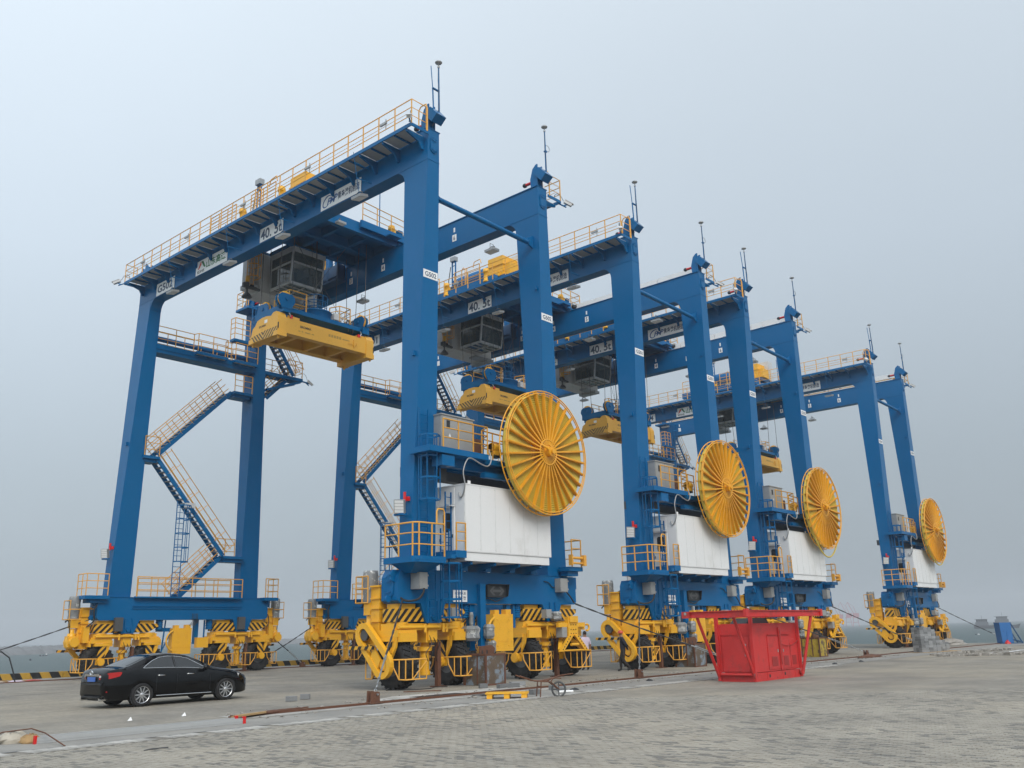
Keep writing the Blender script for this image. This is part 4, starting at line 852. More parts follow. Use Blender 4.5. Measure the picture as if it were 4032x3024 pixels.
cctv(11.25, 23.5, 18.15, (.5, -.5, -.7)).build('watch_camera', ['cab_grey', 'blue', 'cable_black'], o)
stair((10.0, 18.2), (8.1, 20.9), 23.7); stair((8.3, 16.5), (9.9, 18.1), 24.1)

# ---- power house
m = MB(); m.box(1.1, 6.1, -.88, 1.5, 4.74, 7.24); m.box(1.07, 6.13, -.9, 1.52, 7.24, 7.28); m.box(1.1, 6.0, -.84, 1.45, 4.42, 4.739)
ph = m.build('power_house', 'white', crane)
for k in range(6):
    x0, x1 = 1.1+k*5.0/6+.04, 1.1+(k+1)*5.0/6-.04; q = MB(); q.box(x0, x1, -.886, -.881, 4.77, 7.22); q.build('panel', 'white', ph)
    q = MB()
    for zz in [4.85+.33*j for j in range(8)]: q.box(x0-.085, x0-.045, -.896, -.8805, zz, zz+.012)
    q.box(x0-.05, x0-.044, -.8855, -.8805, 4.77, 7.2); q.build('rivet_strip', 'seam', ph)
for y0, y1, z0, z1 in ((-.87, -.38, 4.77, 7.22), (.52, 1.48, 4.77, 7.22), (-.34, .49, 6.55, 7.22)): q = MB(); q.box(1.084, 1.0985, y0+.02, y1-.02, z0, z1); q.build('panel', 'white', ph)
q = MB(); q.box(1.06, 1.0985, -.33, .47, 4.8, 6.45); q.box(.88, 1.06, -.38, .52, 6.47, 6.5); d_ = q.build('door', 'white', ph)
q = MB(); q.prism([(1.05, y_, z_) for y_, z_ in [(.06+a*.2+b, 5.88+c*.36+d) for a, c, b, d in ((-1, -1, 0, .08), (-1, -1, .06, 0), (1, -1, -.06, 0), (1, -1, 0, .08), (1, 1, 0, -.08), (1, 1, -.06, 0), (-1, 1, .06, 0), (-1, 1, 0, -.08))]], (.02, 0, 0)); q.build('window', 'dark', d_)
q = MB(); q.box(1.035, 1.06, -.28, -.18, 5.3, 5.42); q.box(1.04, 1.06, .4, .44, 5.2, 5.3); q.build('handle', 'dark_grey', d_)
q = MB()
for x in (1.35, 3.75, 5.6): q.box(x, x+.14, -.8, -.77, 7.281, 7.42)
q.build('lifting_eye', 'white', ph)
for x in (1.6, 2.9, 4.3, 5.6): m = MB(); m.box(x, x+.3, -.2, .9, 4.1, 4.42); m.hexa([(x-.1, -.75, 4.3), (x, -.75, 4.3), (x, .2, 4.1), (x-.1, .2, 4.1), (x-.1, -.75, 4.415), (x, -.75, 4.415), (x, .2, 4.415), (x-.1, .2, 4.415)]); m.build('house_bearer', 'blue', crane)
m = MB(); m.box(-.3, 7.6, .75, 1.2, 7.62, 8.0); m.box(.9, 1.3, .3, .7, 7.5, 8.0); m.build('exhaust_duct', 'dark_grey', crane)
m = MB(); m.hose([(2.55, -.8, 8.75), (2.5, -.95, 8.3), (2.3, -.95, 8.05), (1.9, -.95, 8.1), (1.4, -.95, 8.25), (1.15, -.95, 8.15), (.95, -.95, 7.7), (1.0, -.98, 7.2), (1.04, -.85, 6.9), (1.04, -.7, 6.75), (1.05, -.62, 6.95)], .026, 7); m.build('conduit', 'galv', ph)

# ---- electrical platform above, cabinet
m = MB(); m.box(-.75, 2.4, -.92, .2, 8.3, 8.52); m.box(2.4, 4.8, -.7, .5, 8.2, 8.4); m.box(.6, 7.2, -.3, -.05, 7.95, 8.29); m.box(.6, 7.2, .35, .6, 7.95, 8.29); m.box(-.05, .6, -.85, -.3, 7.85, 8.25); m.box(2.5, 7.2, -.6, -.35, 7.7, 7.9); ep = m.build('platform', 'blue', crane)
m = MB(); railing(m, [(-.04, -.9, 8.52), (2.36, -.9, 8.52), (2.36, -.6, 8.45), (3.6, -.6, 8.4)], 1.08, .8, .032, (.38, .74)); m.build('railing', 'rail_yellow', ep)
m = MB(); m.box(.46, 2.2, -.28, .45, 8.6, 9.94); m.box(.43, 2.25, -.32, .5, 9.941, 9.99); cb = m.build('switch_cabinet', 'grey_box', crane)
for x0, x1 in ((.5, 1.32), (1.34, 2.16)): q = MB(); q.box(x0, x1, -.3, -.281, 8.64, 9.9); q.box((x1-.1) if x0 < 1 else x0+.05, (x1-.05) if x0 < 1 else x0+.1, -.315, -.301, 9.1, 9.25); q.build('door', 'grey_box', cb)
q = MB(); q.box(.72, .9, -.31, -.3005, 9.45, 9.75); q.build('window', 'dark', cb)
q = MB(); quad(q, [(.82, -.306, 9.12), (.96, -.306, 9.12), (.89, -.306, 9.26)]); q.build('warning_mark', 'paper', cb)
m = MB(); m.box(2.35, 2.9, -.1, .5, 8.6, 9.3); m.use(1); m.cyl((3.0, -.5, 8.95), (3.35, -.5, 8.95), .2, 12); m.box(3.0, 3.3, -.65, -.35, 8.65, 9.1); m.use(2); m.box(3.4, 3.6, -.5, -.2, 8.6, 8.95); m.build('reel_motor', ['rust', 'yellow', 'dark'], crane)

# ---- cable reel
RC = Vector((5.24, -1.3, 8.89)); m = MB()
m.cyl(RC+Vector((0, .6, 0)), RC+Vector((0, -.3, 0)), .33, 18); m.cyl(RC-Y_*.3, RC-Y_*.52, .2, 14); m.cyl(RC-Y_*.52, RC-Y_*.62, .11, 10); m.tube([RC-Y_*.45, RC+Vector((-.3, -.5, .1)), RC+Vector((-.45, -.35, .25))], .05, 6)
for r, y in ((2.55, -.28), (2.55, .06), (2.45, -.28), (1.02, .1)): m.tube([RC+Vector((r*math.cos(t), y, r*math.sin(t))) for t in [2*math.pi*i/64 for i in range(64)]], .026, 6, True)
m.tube([RC+Vector((.52*math.cos(t), -.31, .52*math.sin(t))) for t in [2*math.pi*i/24 for i in range(24)]], .03, 5, True)
reel = m.build('cable_reel', 'reel_yellow', crane)
sp = MB((0, 0, 0)); sp.hexa([(.3, -.33, -.025), (2.52, -.27, -.035), (2.52, -.25, .035), (.3, -.31, .025), (.3, -.329, .02), (2.52, -.265, .045), (2.52, -.19, .045), (.3, -.2, .03)])
sp.box(.32, 2.5, -.3, -.12, -.012, .012)
sp.box(.32, 2.5, .03, .1, -.02, .02)
for k in range(14): sp.box(.95+.105*k, .97+.105*k, -.3, -.26, -.045, .045)
spm = sp.mesh('spoke', 'reel_yellow')
for k in range(30):
    obj('spoke', spm, reel, RC+OFF, (0, R(12*k+4), 0))
coil = MB(); prof = []; nr = 18
for i in range(nr):
    r = .85+i*(2.45-.85)/nr; q = (2.45-.85)/nr
    prof += [(r, -.06), (r+q*.2, -.115), (r+q*.5, -.135), (r+q*.8, -.115)]
prof += [(2.45, -.06), (2.45, .0), (.85, .0)]
coil.lathe(RC, Y_, [(r, h) for r, h in prof], 56, True, False); coil.build('cable_coil', 'cable', reel)
m = MB(); m.box(4.9, 5.6, -.68, -.3, 7.9, 9.1); m.box(4.6, 7.1, -.3, -.06, 8.3, 8.6); m.box(5.0, 5.5, -.75, -.68, 8.6, 9.2); m.build('reel_mount', 'blue_dark', crane)
# coil clutter behind the reel foot
m = MB(); m.hose([(6.1, -.2, 7.5), (6.3, -.3, 7.62), (6.6, -.3, 7.5)], .02, 5); m.tube(arc((6.2, -.2, 7.5), X_, Z_, .25, 0, 3.1, 8), .025, 5); m.build('hose', 'cable_black', ep)
# ================================================================== trolley with cab, spreader
trolley = thing('crane_trolley', '', 'trolley', -OFF)
m = MB()
m.box(.2, .5, 10.1, 17.6, 22.45, 22.95); m.box(7.3, 7.6, 10.1, 14.6, 22.45, 23.3); m.box(7.3, 7.6, 14.6, 17.6, 22.42, 22.62); m.box(7.3, 7.6, 14.6, 17.6, 23.55, 23.8)
for y in (14.6, 15.45, 16.3, 17.3): m.box(7.3, 7.6, y, y+.3, 22.62, 23.55)
for y in (10.2, 12.2, 13.9): m.box(.5, 7.3, y, y+.3, 22.3, 22.9)
m.box(.5, 3.3, 17.2, 17.5, 22.5, 22.9)
for x in (1.9, 3.7, 5.5): m.box(x, x+.2, 10.5, 14.0, 22.4, 22.85)
m.box(.5, 7.3, 10.5, 14.2, 22.86, 22.9); m.box(.5, 3.4, 14.2, 17.2, 22.86, 22.9); m.box(3.2, 5.4, 13.9, 16.2, 22.36, 22.55); m.box(2.7, 6.7, 16.4, 18.0, 22.46, 22.6)
fr = m.build('frame', 'blue', trolley)
m = MB(); m.box(7.62, 8.75, 10.1, 10.18, 22.5, 22.7); m.box(8.67, 8.75, 10.18, 17.5, 22.5, 22.7); m.box(4.6, 7.6, 9.95, 10.1, 22.55, 22.95); m.box(6.2, 7.0, 9.5, 9.95, 22.5, 22.56)
for k in range(5): m.box(7.62, 8.67, 11.5+1.4*k, 11.58+1.4*k, 22.5, 22.66)
m.box(5.4, 7.2, 17.6, 18.9, 22.3, 22.42)
sd_ = m.build('side_platform', 'blue', trolley)
for k in range(5): q = MB(); q.box(7.64, 8.64, 10.2+1.4*k+.08, 11.46+1.4*k, 22.67, 22.7); q.build('grating', 'grating', sd_)
m = MB(); railing(m, [(4.7, 10.0, 22.95), (8.7, 10.05, 22.72), (8.7, 17.4, 22.72)], 1.1, .9, .028); m.build('railing', 'rail_yellow', trolley); m = MB(); railing(m, [(.25, 17.5, 22.95), (.25, 15.0, 22.95)], 1.1, .9, .028); m.build('railing', 'rail_yellow', trolley); m = MB(); railing(m, [(.25, 13.6, 22.95), (.25, 11.4, 22.95)], 1.1, .9, .028)
m.tube([(.2, 12.9, 22.95), (.2, 12.9, 24.0), (.2, 12.75, 24.15), (.2, 12.6, 24.0), (.2, 12.6, 22.95)], .03, 5)
m.tube([(.2, 11.9, 23.9), (.2, 11.8, 24.25), (.2, 11.3, 24.3), (.2, 11.2, 24.0)], .028, 5); m.build('railing', 'rail_yellow', trolley)
# hoist machinery on the deck
m = MB(); m.cyl((2.4, 11.9, 24.1), (2.4, 15.2, 24.1), .62, 24)
for k in range(26): m.lathe((2.4, 12.1+.115*k, 24.1), Y_, [(.62, 0), (.645, .04), (.62, .08)], 24)
m.box(1.9, 2.9, 11.6, 11.85, 22.9, 24.5); m.box(1.9, 2.9, 15.25, 15.5, 22.9, 24.5); m.build('hoist_drum', 'blue', trolley)
m = MB(); m.box(1.2, 2.7, 10.3, 11.55, 23.25, 24.6); m.box(1.4, 2.5, 9.9, 10.29, 23.3, 24.1); m.lathe((1.95, 11.3, 24.6), Z_, [(.12, 0), (.12, .12), (0, .13)], 10); m.hexa([(1.15, 10.25, 24.0), (2.75, 10.25, 24.0), (2.75, 11.6, 24.0), (1.15, 11.6, 24.0), (1.15, 10.25, 24.08), (2.75, 10.25, 24.08), (2.75, 11.6, 24.08), (1.15, 11.6, 24.08)])
m.box(1.0, 1.19, 10.5, 11.3, 23.2, 23.5); m.build('gearbox', 'yellow', trolley)
m = MB(); m.box(1.1, 2.8, 10.0, 11.7, 22.95, 23.24); m.box(.6, 1.0, 11.8, 14.8, 22.95, 23.4); m.build('machine_base', 'blue_dark', trolley)
for x, y in ((.22, 14.3), (.22, 10.82), (7.0, 10.35), (7.4, 16.9)):
    m = MB(); m.lathe((x, y, 22.62), Z_, [(.14, 0), (.2, .02), (.2, .1), (.15, .12), (.15, .62), (.2, .64), (.2, .72), (.17, .88), (0, .92)], 14); m.box(x-.05, x+.05, y-.3, y-.14, 23.0, 23.2); m.build('drive_motor', 'yellow', trolley)
m = MB(); m.box(2.6, 3.4, 9.9, 10.9, 23.2, 25.0); m.build('electric_box', 'cab_grey', trolley)
m = MB()
for y in (14.75, 15.05): m.bar((1.5, y, 22.95), (1.5, y, 25.6), .07, .07)
for k in range(4): m.bar((1.5, 14.75, 23.5+.6*k), (1.5, 15.05, 23.5+.6*k), .04, .04)
m.use(1); m.box(1.35, 1.65, 14.68, 15.12, 25.6, 25.9); m.use(2); m.tube([(1.5, 15.2, 25.3), (1.45, 15.35, 24.3), (1.4, 15.2, 23.6)], .03, 5); m.build('signal_mast', ['blue', 'galv', 'cable_black'], trolley)
m = MB(); m.cyl((6.6, 10.9, 22.9), (6.6, 10.9, 26.2), .03, 6); m.build('rod_antenna', 'blue', trolley)
m = MB(); m.box(7.9, 8.6, 10.9, 12.6, 23.3, 23.36); m.box(7.86, 8.64, 10.9, 10.96, 22.7, 23.36); m.box(7.86, 8.64, 12.5, 12.56, 22.7, 23.36); m.cyl((8.2, 10.3, 22.95), (8.5, 10.15, 22.98), .16, 12); m.build('festoon_guard', 'dark', trolley)
for x, y in ((3.2, 10.0), (7.7, 10.1)): m = MB(); m.box(x-.25, x+.25, y-.25, y+.05, 22.2, 22.32); m.use(1); m.box(x-.22, x+.22, y-.22, y+.02, 22.19, 22.199); m.use(2); m.tube([(x, y-.1, 22.32), (x, y, 22.55)], .03, 5); m.build('floodlight', ['galv', 'white', 'dark_grey'], trolley)
# underside braces
for y in (10.6, 12.7): m = MB(); m.hexa([(1.6, y, 22.2), (1.7, y, 22.2), (1.7, y+.6, 22.2), (1.6, y+.6, 22.2), (1.6, y-.1, 22.5), (1.7, y-.1, 22.5), (1.7, y+.7, 22.5), (1.6, y+.7, 22.5)]); m.build('brace_plate', 'blue', trolley)
m = MB()
for x in (6.6, 7.0): m.box(x, x+.1, 14.5, 17.8, 21.7, 22.4)
for y in (14.5, 15.4, 16.3, 17.2): m.box(6.58, 7.12, y, y+.12, 21.5, 22.45)
m.box(6.5, 7.1, 14.4, 17.8, 21.4, 21.5); m.box(5.6, 6.5, 16.2, 18.1, 21.2, 21.3); m.build('hanger_frame', 'blue_dark', trolley)

# ---- driver's cab under the trolley
cb = MB(); X0, X1, YF, YB, ZB, ZR = 3.28, 5.3, 14.05, 16.15, 20.28, 22.34
cb.box(X0-.04, X1+.04, YF-.06, YB, 22.05, ZR)                   # roof band
def post(a, b, w=.09): cb.bar(a, b, w, w)
for x in (X0, X1):
    post((x, YF+.02, 22.05), (x, YF+.22, ZB+.05)); post((x, YB-.05, 22.05), (x, YB-.05, ZB)); cb.bar((x, YF+.08, 21.46), (x, YB-.05, 21.46), .07, .1); cb.bar((x, YF+.22, ZB+.02), (x, YB, ZB+.02), .08, .12)
cb.bar((X0, YF+.08, 21.46), (X1, YF+.08, 21.46), .07, .1); cb.bar((X0, YF+.22, ZB+.02), (X1, YF+.22, ZB+.02), .09, .14)
cb.box(X0, X1, YB-.06, YB, ZB, 22.05)
cabo = cb.build('driver_cab', 'cab_grey', trolley)
q = MB()
for x in (X0+.02, (X0+X1)/2, X1-.02): q.bar((x, YF+.25, ZB-.02), (x, YB-.4, ZB-.02), .05, .06)
for y in (YF+.26, YF+.7, YF+1.15, YB-.4): q.bar((X0, y, ZB-.02), (X1, y, ZB-.02), .05, .06)
q.build('floor_grid', 'cab_grey', cabo)
def pane(pts, name='window'): q = MB(); n = (Vector(pts[1])-Vector(pts[0])).cross(Vector(pts[2])-Vector(pts[0])).normalized()*.012; q.prism(pts, n); q.build(name, 'glass_clear' if 'glass_clear' in MAT else 'glass', cabo)
mg = mat('glass_clear', (.10, .13, .135), .03, spec=.7, alpha=.62)
pane([(X0+.05, YF+.08, 21.5), (X1-.05, YF+.08, 21.5), (X1-.05, YF+.03, 22.05), (X0+.05, YF+.03, 22.05)]); pane([(X0+.05, YF+.22, ZB+.08), (X1-.05, YF+.22, ZB+.08), (X1-.05, YF+.08, 21.42), (X0+.05, YF+.08, 21.42)])
for x in (X0, X1): pane([(x, YF+.1, 21.5), (x, YB-.1, 21.5), (x, YB-.1, 22.05), (x, YF+.06, 22.05)]); pane([(x, YF+.24, ZB+.08), (x, YB-.1, ZB+.08), (x, YB-.1, 21.42), (x, YF+.1, 21.42)])
q = MB(); q.box(X0+.03, X1-.03, YF+.3, YB-.42, ZB-.005, ZB+.01); q.build('floor_glass', 'glass', cabo)
q = MB(); q.box(X0+.7, X0+1.25, 15.0, 15.5, 20.6, 20.75); q.box(X0+.72, X0+1.22, 15.45, 15.6, 20.75, 21.5); q.box(X0+.35, X0+.6, 14.8, 15.5, 20.4, 21.1); q.box(X0+1.35, X0+1.6, 14.8, 15.5, 20.4, 21.1); q.box(X0+.1, X1-.1, YF+.15, YF+.3, 21.9, 22.03); q.box(X0+.05, X1-.05, YB-.12, YB-.07, ZB+.05, 21.3); q.box(X0+.4, X1-.05, YF+1.2, YB-.3, ZB+.02, ZB+.08); q.build('seat', 'dark', cabo)
m = MB(); m.box(2.8, 6.6, 16.4, 17.95, 20.2, 22.45); m.box(2.2, 2.79, 16.6, 17.4, 20.35, 20.6); m.box(2.35, 2.79, 16.9, 17.5, 20.6, 22.3); eh = m.build('electric_house', 'cab_grey', trolley)
q = MB(); q.box(6.1, 6.7, 16.3, 17.9, 20.0, 20.2); q.box(5.0, 6.2, 16.35, 17.0, 20.08, 20.199); q.build('air_unit', 'galv', eh)
q = MB(); q.box(2.3, 2.5, 16.5, 16.6, 20.38, 20.5); q.box(2.55, 2.75, 16.58, 16.599, 20.38, 20.45); q.build('vent', 'dark', eh)
ladder('ladder', 2.25, 16.55, 20.4, 22.6, 20.8, 22.2, -1, .42, trolley, mt='rail_yellow')
m = MB(); m.lathe((1.95, 16.3, 20.5), Z_, [(.12, 0), (.12, .3), (.1, .32), (0, .33)], 10); m.use(1); m.cyl((1.95, 16.3, 20.1), (1.95, 16.3, 20.45), .1, 8); m.lathe((1.95, 16.3, 19.6), Z_, [(.28, 0), (.24, .1), (.06, .3), (.05, .5)], 12); m.box(2.0, 2.8, 16.35, 16.5, 20.2, 20.32); m.box(1.7, 1.85, 16.2, 16.4, 20.15, 20.4); m.build('horn', ['yellow', 'dark_grey'], trolley)

# ------------------------------------------------------------------ spreader with head block
SO = Vector((3.88, 12.8, 16.2)); spreader = thing('container_spreader', '', 'spreader', SO)
so = -SO
def S(): return MB(so)
m = S(); m.box(1.36, 6.4, 11.62, 11.84, 16.32, 17.12); m.box(1.36, 6.4, 13.76, 13.98, 16.32, 17.12)
m.box(1.36, 6.4, 11.84, 12.1, 17.02, 17.119); m.box(1.36, 6.4, 13.5, 13.76, 17.02, 17.119); m.box(1.36, 6.4, 11.84, 12.02, 16.325, 16.4); m.box(1.36, 6.4, 13.58, 13.76, 16.325, 16.4)
for x in (2.2, 3.85, 5.3): m.box(x, x+.18, 11.84, 13.76, 16.36, 17.0)
for x in (1.5, 5.9): m.box(x, x+.7, 11.7, 12.2, 17.12, 17.28); m.box(x, x+.7, 13.4, 13.9, 17.12, 17.28)
m.box(5.55, 5.6, 11.55, 11.62, 16.5, 16.9); m.tube([(5.2, 11.6, 16.75), (5.2, 11.57, 16.62), (5.75, 11.57, 16.62), (5.75, 11.6, 16.75)], .014, 4)
mf = m.build('main_frame', 'spreader_yellow', spreader)
q = S(); text(q, 'BROMMA', .13, (2.2, 11.614, 16.76), X_, Z_, width=.66); q.use(1)
for k, wd in enumerate((.12, .08, .2, .12, .14)): q.box(2.1+.2*k, 2.1+.2*k+wd, 11.613, 11.619, 16.56, 16.61)
for k in range(5): q.box(3.95+.17*k, 4.07+.17*k, 11.613, 11.619, 16.72, 16.86)
q.box(4.85, 5.3, 11.613, 11.619, 16.74, 16.80)
q.build('lettering', ['ink_black', 'ink_faded'], mf)
for s, xa, xb in ((-1, .86, 1.358), (1, 6.402, 6.9)):
    m = S(); xo = xa if s < 0 else xb; xi = xb if s < 0 else xa
    prof = [(11.58, 16.12), (14.02, 16.12), (14.02, 16.42), (13.9, 16.5), (13.75, 16.9), (13.55, 17.0), (13.4, 17.22), (13.0, 17.3), (12.6, 17.3), (12.2, 17.22), (12.0, 17.36), (11.75, 17.36), (11.6, 17.1), (11.58, 16.9)]
    m.prism([(xo if s < 0 else xi, y, z) for y, z in prof], (xb-xa, 0, 0)); m.box(xa-.02, xb+.02, 11.55, 11.9, 16.1, 16.34); m.box(xa-.02, xb+.02, 13.7, 14.05, 16.1, 16.34)
    for y in (11.7, 13.9): m.cyl((.5*(xa+xb)+s*.1, y, 15.98), (.5*(xa+xb)+s*.1, y, 16.1), .05, 8, .07)
    eb = m.build('end_beam', 'spreader_yellow', spreader)
    q = S(); xx = xo+s*.012
    q.prism([(xo+s*.001, 11.6, 16.14), (xo+s*.001, 12.8, 16.14), (xo+s*.001, 12.8, 16.56), (xo+s*.001, 11.6, 16.56)], (s*.012, 0, 0)); q.use(1); q.prism([(xo+s*.001, 12.8, 16.14), (xo+s*.001, 14.0, 16.14), (xo+s*.001, 14.0, 16.42), (xo+s*.001, 12.8, 16.56)], (s*.012, 0, 0)); q.build('striped_plate', ['haz_spr', 'haz_spr2'], eb)
    if s < 0: q = S(); text(q, 'BROMMA', .12, (xo-.004, 13.2, 16.78), -Y_, Z_, width=.6); q.build('lettering', 'ink_black', eb); q = S(); q.prism([(xo-.001, 12.5, 16.95), (xo-.001, 12.75, 16.95), (xo-.001, 12.75, 17.12), (xo-.001, 12.5, 17.12)], (-.004, 0, 0)); q.build('sticker', 'paper', eb)
    q = S(); q.box(xo-.05 if s > 0 else xo-.01, xo+.01 if s > 0 else xo+.05, 11.56, 11.575, 16.45, 16.75); q.build('slot', 'dark', eb)
m = S(); m.box(1.5, 6.3, 11.7, 11.95, 17.5, 17.72); m.box(1.5, 6.3, 13.65, 13.9, 17.5, 17.72); m.box(1.5, 6.3, 11.951, 13.649, 17.52, 17.6)
for x in (1.15, 6.15): m.box(x, x+.45, 11.6, 14.0, 17.4, 17.8); m.box(x+.05, x+.4, 11.75, 12.1, 17.2, 17.4); m.box(x+.05, x+.4, 13.5, 13.85, 17.2, 17.4)
m.box(3.2, 4.6, 12.0, 13.6, 17.601, 17.66)
hb = m.build('head_block', 'blue', spreader)
q = S(); q.lathe((3.9, 12.75, 17.66), Z_, [(.82, 0), (.82, .5), (.86, .52), (.86, .58), (.78, .58), (.76, .1), (0, .1)], 28)
for t in range(8): a = t*math.pi/4; q.bar((3.9+.55*math.cos(a), 12.75+.55*math.sin(a), 18.2), (3.9+.62*math.cos(a), 12.75+.62*math.sin(a), 19.1), .03, .03)
for r, z in ((.57, 18.5), (.6, 18.8), (.62, 19.1)): q.tube([(3.9+r*math.cos(t), 12.75+r*math.sin(t), z) for t in [i*math.pi/12 for i in range(24)]], .022, 5, True)
q.build('cable_basket', 'blue', hb)
def sheave(x, y, axis):
    c = Vector((x, y, 18.08)); q = S(); a = Vector(axis)
    q.lathe(c-a*.07, a, [(.2, 0), (.4, .0), (.42, .02), (.37, .06), (.37, .08), (.42, .12), (.4, .14), (.2, .14)], 26); q.use(1)
    t = Z_.cross(a)
    for s in (-1, 1):
        p = [c+a*s*.1+t*u+Z_*v for u, v in ((-.28, -.5), (.28, -.5), (.5, -.08), (.46, .14), (.3, .27), (-.3, .27), (-.46, .14), (-.5, -.08))]
        q.prism(p, a*s*.05)
    q.cyl(c-a*.2, c+a*.2, .09, 10); q.build('sheave', ['yellow', 'blue'], hb)
sheave(1.32, 11.72, (0, 1, 0)); sheave(1.5, 13.75, (1, 0, 0)); sheave(6.2, 11.9, (1, 0, 0)); sheave(6.4, 13.8, (0, 1, 0))
q = S(); railing(q, [(1.7, 12.3, 17.72), (1.7, 11.95, 17.72), (2.75, 11.95, 17.72), (2.9, 12.2, 17.72)], 1.05, .7, .028); railing(q, [(4.7, 12.6, 17.72), (4.9, 12.0, 17.72), (5.6, 12.0, 17.72), (5.7, 13.0, 17.72)], 1.0, .6, .028); railing(q, [(2.0, 13.7, 17.72), (5.6, 13.7, 17.72)], 1.0, .8, .028); q.build('railing', 'rail_yellow', hb)
q = S(); q.box(4.55, 5.05, 12.0, 12.5, 17.9, 18.25); q.box(4.6, 4.66, 12.05, 12.45, 17.6, 17.9); q.box(4.95, 5.0, 12.05, 12.45, 17.6, 17.9); q.build('junction_box', 'cab_grey', hb)
q = S()
for x in (5.3, 5.6): q.tube([(x, 11.75, 17.3), (x, 11.7, 17.9), (x, 11.8, 18.0), (x, 11.9, 17.9), (x, 11.9, 17.7)], .025, 5)
q.build('hose', 'cable_black', hb)
q = S(); q.tube([(1.5, 11.7, 17.5), (1.55, 11.6, 17.3), (1.7, 11.65, 17.1)], .03, 5); q.tube([(6.1, 11.7, 17.5), (6.05, 11.6, 17.3), (5.95, 11.65, 17.1)], .03, 5); q.use(1); q.box(1.6, 1.72, 11.6, 11.68, 17.12, 17.3); q.box(5.85, 6.0, 11.6, 11.68, 17.12, 17.28); q.build('shackle', ['steel', 'red_lamp'], hb)
def ropes(z, par):
    """hoist ropes from the trolley frame down to the sheaves of a spreader lowered by z"""
    q = MB(so)
    for x, y, dx, dy, n in ((1.32, 11.72, .4, 0, 2), (1.5, 13.75, 0, .4, 2), (6.2, 11.9, 0, .4, 2), (6.4, 13.8, .4, 0, 2)):
        for s in (-1, 1): q.tube([(x+s*dx, y+s*dy, 18.1), (x+s*dx*.8, y+s*dy*.8+.3*(-1 if y < 12.5 else 1)*.3, 22.5-z)], .02, 4)
    for a, b in (((2.2, 12.0, 17.7), (5.6, 12.4, 22.5)), ((5.6, 13.6, 17.7), (3.0, 13.4, 22.5)), ((5.6, 12.2, 17.7), (2.6, 13.3, 22.5)), ((3.9, 12.75, 17.8), (3.9, 13.3, 22.5))): q.tube([a, (b[0], b[1], b[2]-z)], .012, 4)
    q.tube([(3.9+.02*i, 12.75, 19.1) if i == 0 else (3.95, 12.9, 22.5-z) for i in range(2)], .03, 5)
    return q.build('hoist_rope', 'rope', par)
OFF = Vector((0, 0, 0))
# ================================================================== the four cranes
SZ = [0, -.9, -.85, -.52]; spreaders = []
txt = {'G502': ('nearest blue gantry crane lettered G502, largest in view with the black car beside it', 'the G502 crane, nearest of all'),
       'G501': ('second blue gantry crane, lettered G501, standing right behind crane G502', 'the G501 crane, second in the row'),
       'G503': ('third blue gantry crane, lettered G503, its near legs standing behind the red generator', 'the G503 crane behind the red generator'),
       'G504': ('farthest blue gantry crane, lettered G504, standing apart near the quay end', 'the farthest crane G504')}
def board_code(code, par):
    global OFF
    OFF = Vector((-3.88, -12.3, 0)); m = board(22.56, 20.56, 20.80, 21.52); text(m, code, .46, (-.034, 22.42, 20.93), -Y_, Z_, width=1.66); m.build('sign', ['white_sign', 'ink'], par)
    OFF = Vector((0, 0, 0))
CO = Vector((3.88, 12.3, 0)); cranes = []
for i in range(4):
    c = crane if i == 0 else copy_tree(crane); cranes.append(c); c.location = CO+X_*DX[i]
    c['label'] = txt[CODES[i]][0]; c['category'] = 'crane'; c['group'] = 'gantry cranes in a row on the quay'
    t = trolley if i == 0 else copy_tree(trolley); t.location = CO+X_*DX[i]
    t['label'] = 'trolley with grey cab on '+txt[CODES[i]][1]; t['category'] = 'trolley'; t['group'] = 'trolleys on the cranes'
    s = spreader if i == 0 else copy_tree(spreader); s.location = SO+X_*DX[i]+Z_*SZ[i]
    s['label'] = 'yellow container spreader hanging under '+txt[CODES[i]][1]; s['category'] = 'spreader'; s['group'] = 'container spreaders'; spreaders.append(s)
for i, c in enumerate(cranes):
    gs = [o for o in c.children if o.name.startswith('girder')]; ls = [o for o in c.children if o.name.split('.')[0] == 'leg']
    ga = min(gs, key=lambda o: min(v.co.x for v in o.data.vertices)); board_code(CODES[i], ga)
    OFF = Vector((-3.88, -12.3, 0))
    for n1 in (True, False):
        src, cn = legs[(n1, True)]; tgt = [o for o in ls if o.data == src.data][0]; leg_sign(tgt, CODES[i], cn)
    OFF = Vector((0, 0, 0))
for i, s in enumerate(spreaders): ropes(SZ[i], s)
# loose cable hanging from the third reel
OFF = Vector((-3.88, -12.3, 0))
for i, dz in ((2, .6), (3, .3)):
    rl = [o for o in cranes[i].children if o.name.startswith('cable_reel')][0]; m = MB(); m.tube([RC+Vector((2.45*math.cos(t), -.2, 2.45*math.sin(t)-dz*math.sin((t-R(215))/R(105)*math.pi))) for t in [R(215+7*k) for k in range(16)]], .045, 6); m.build('loose_cable', 'cable', rl)
OFF = Vector((0, 0, 0))
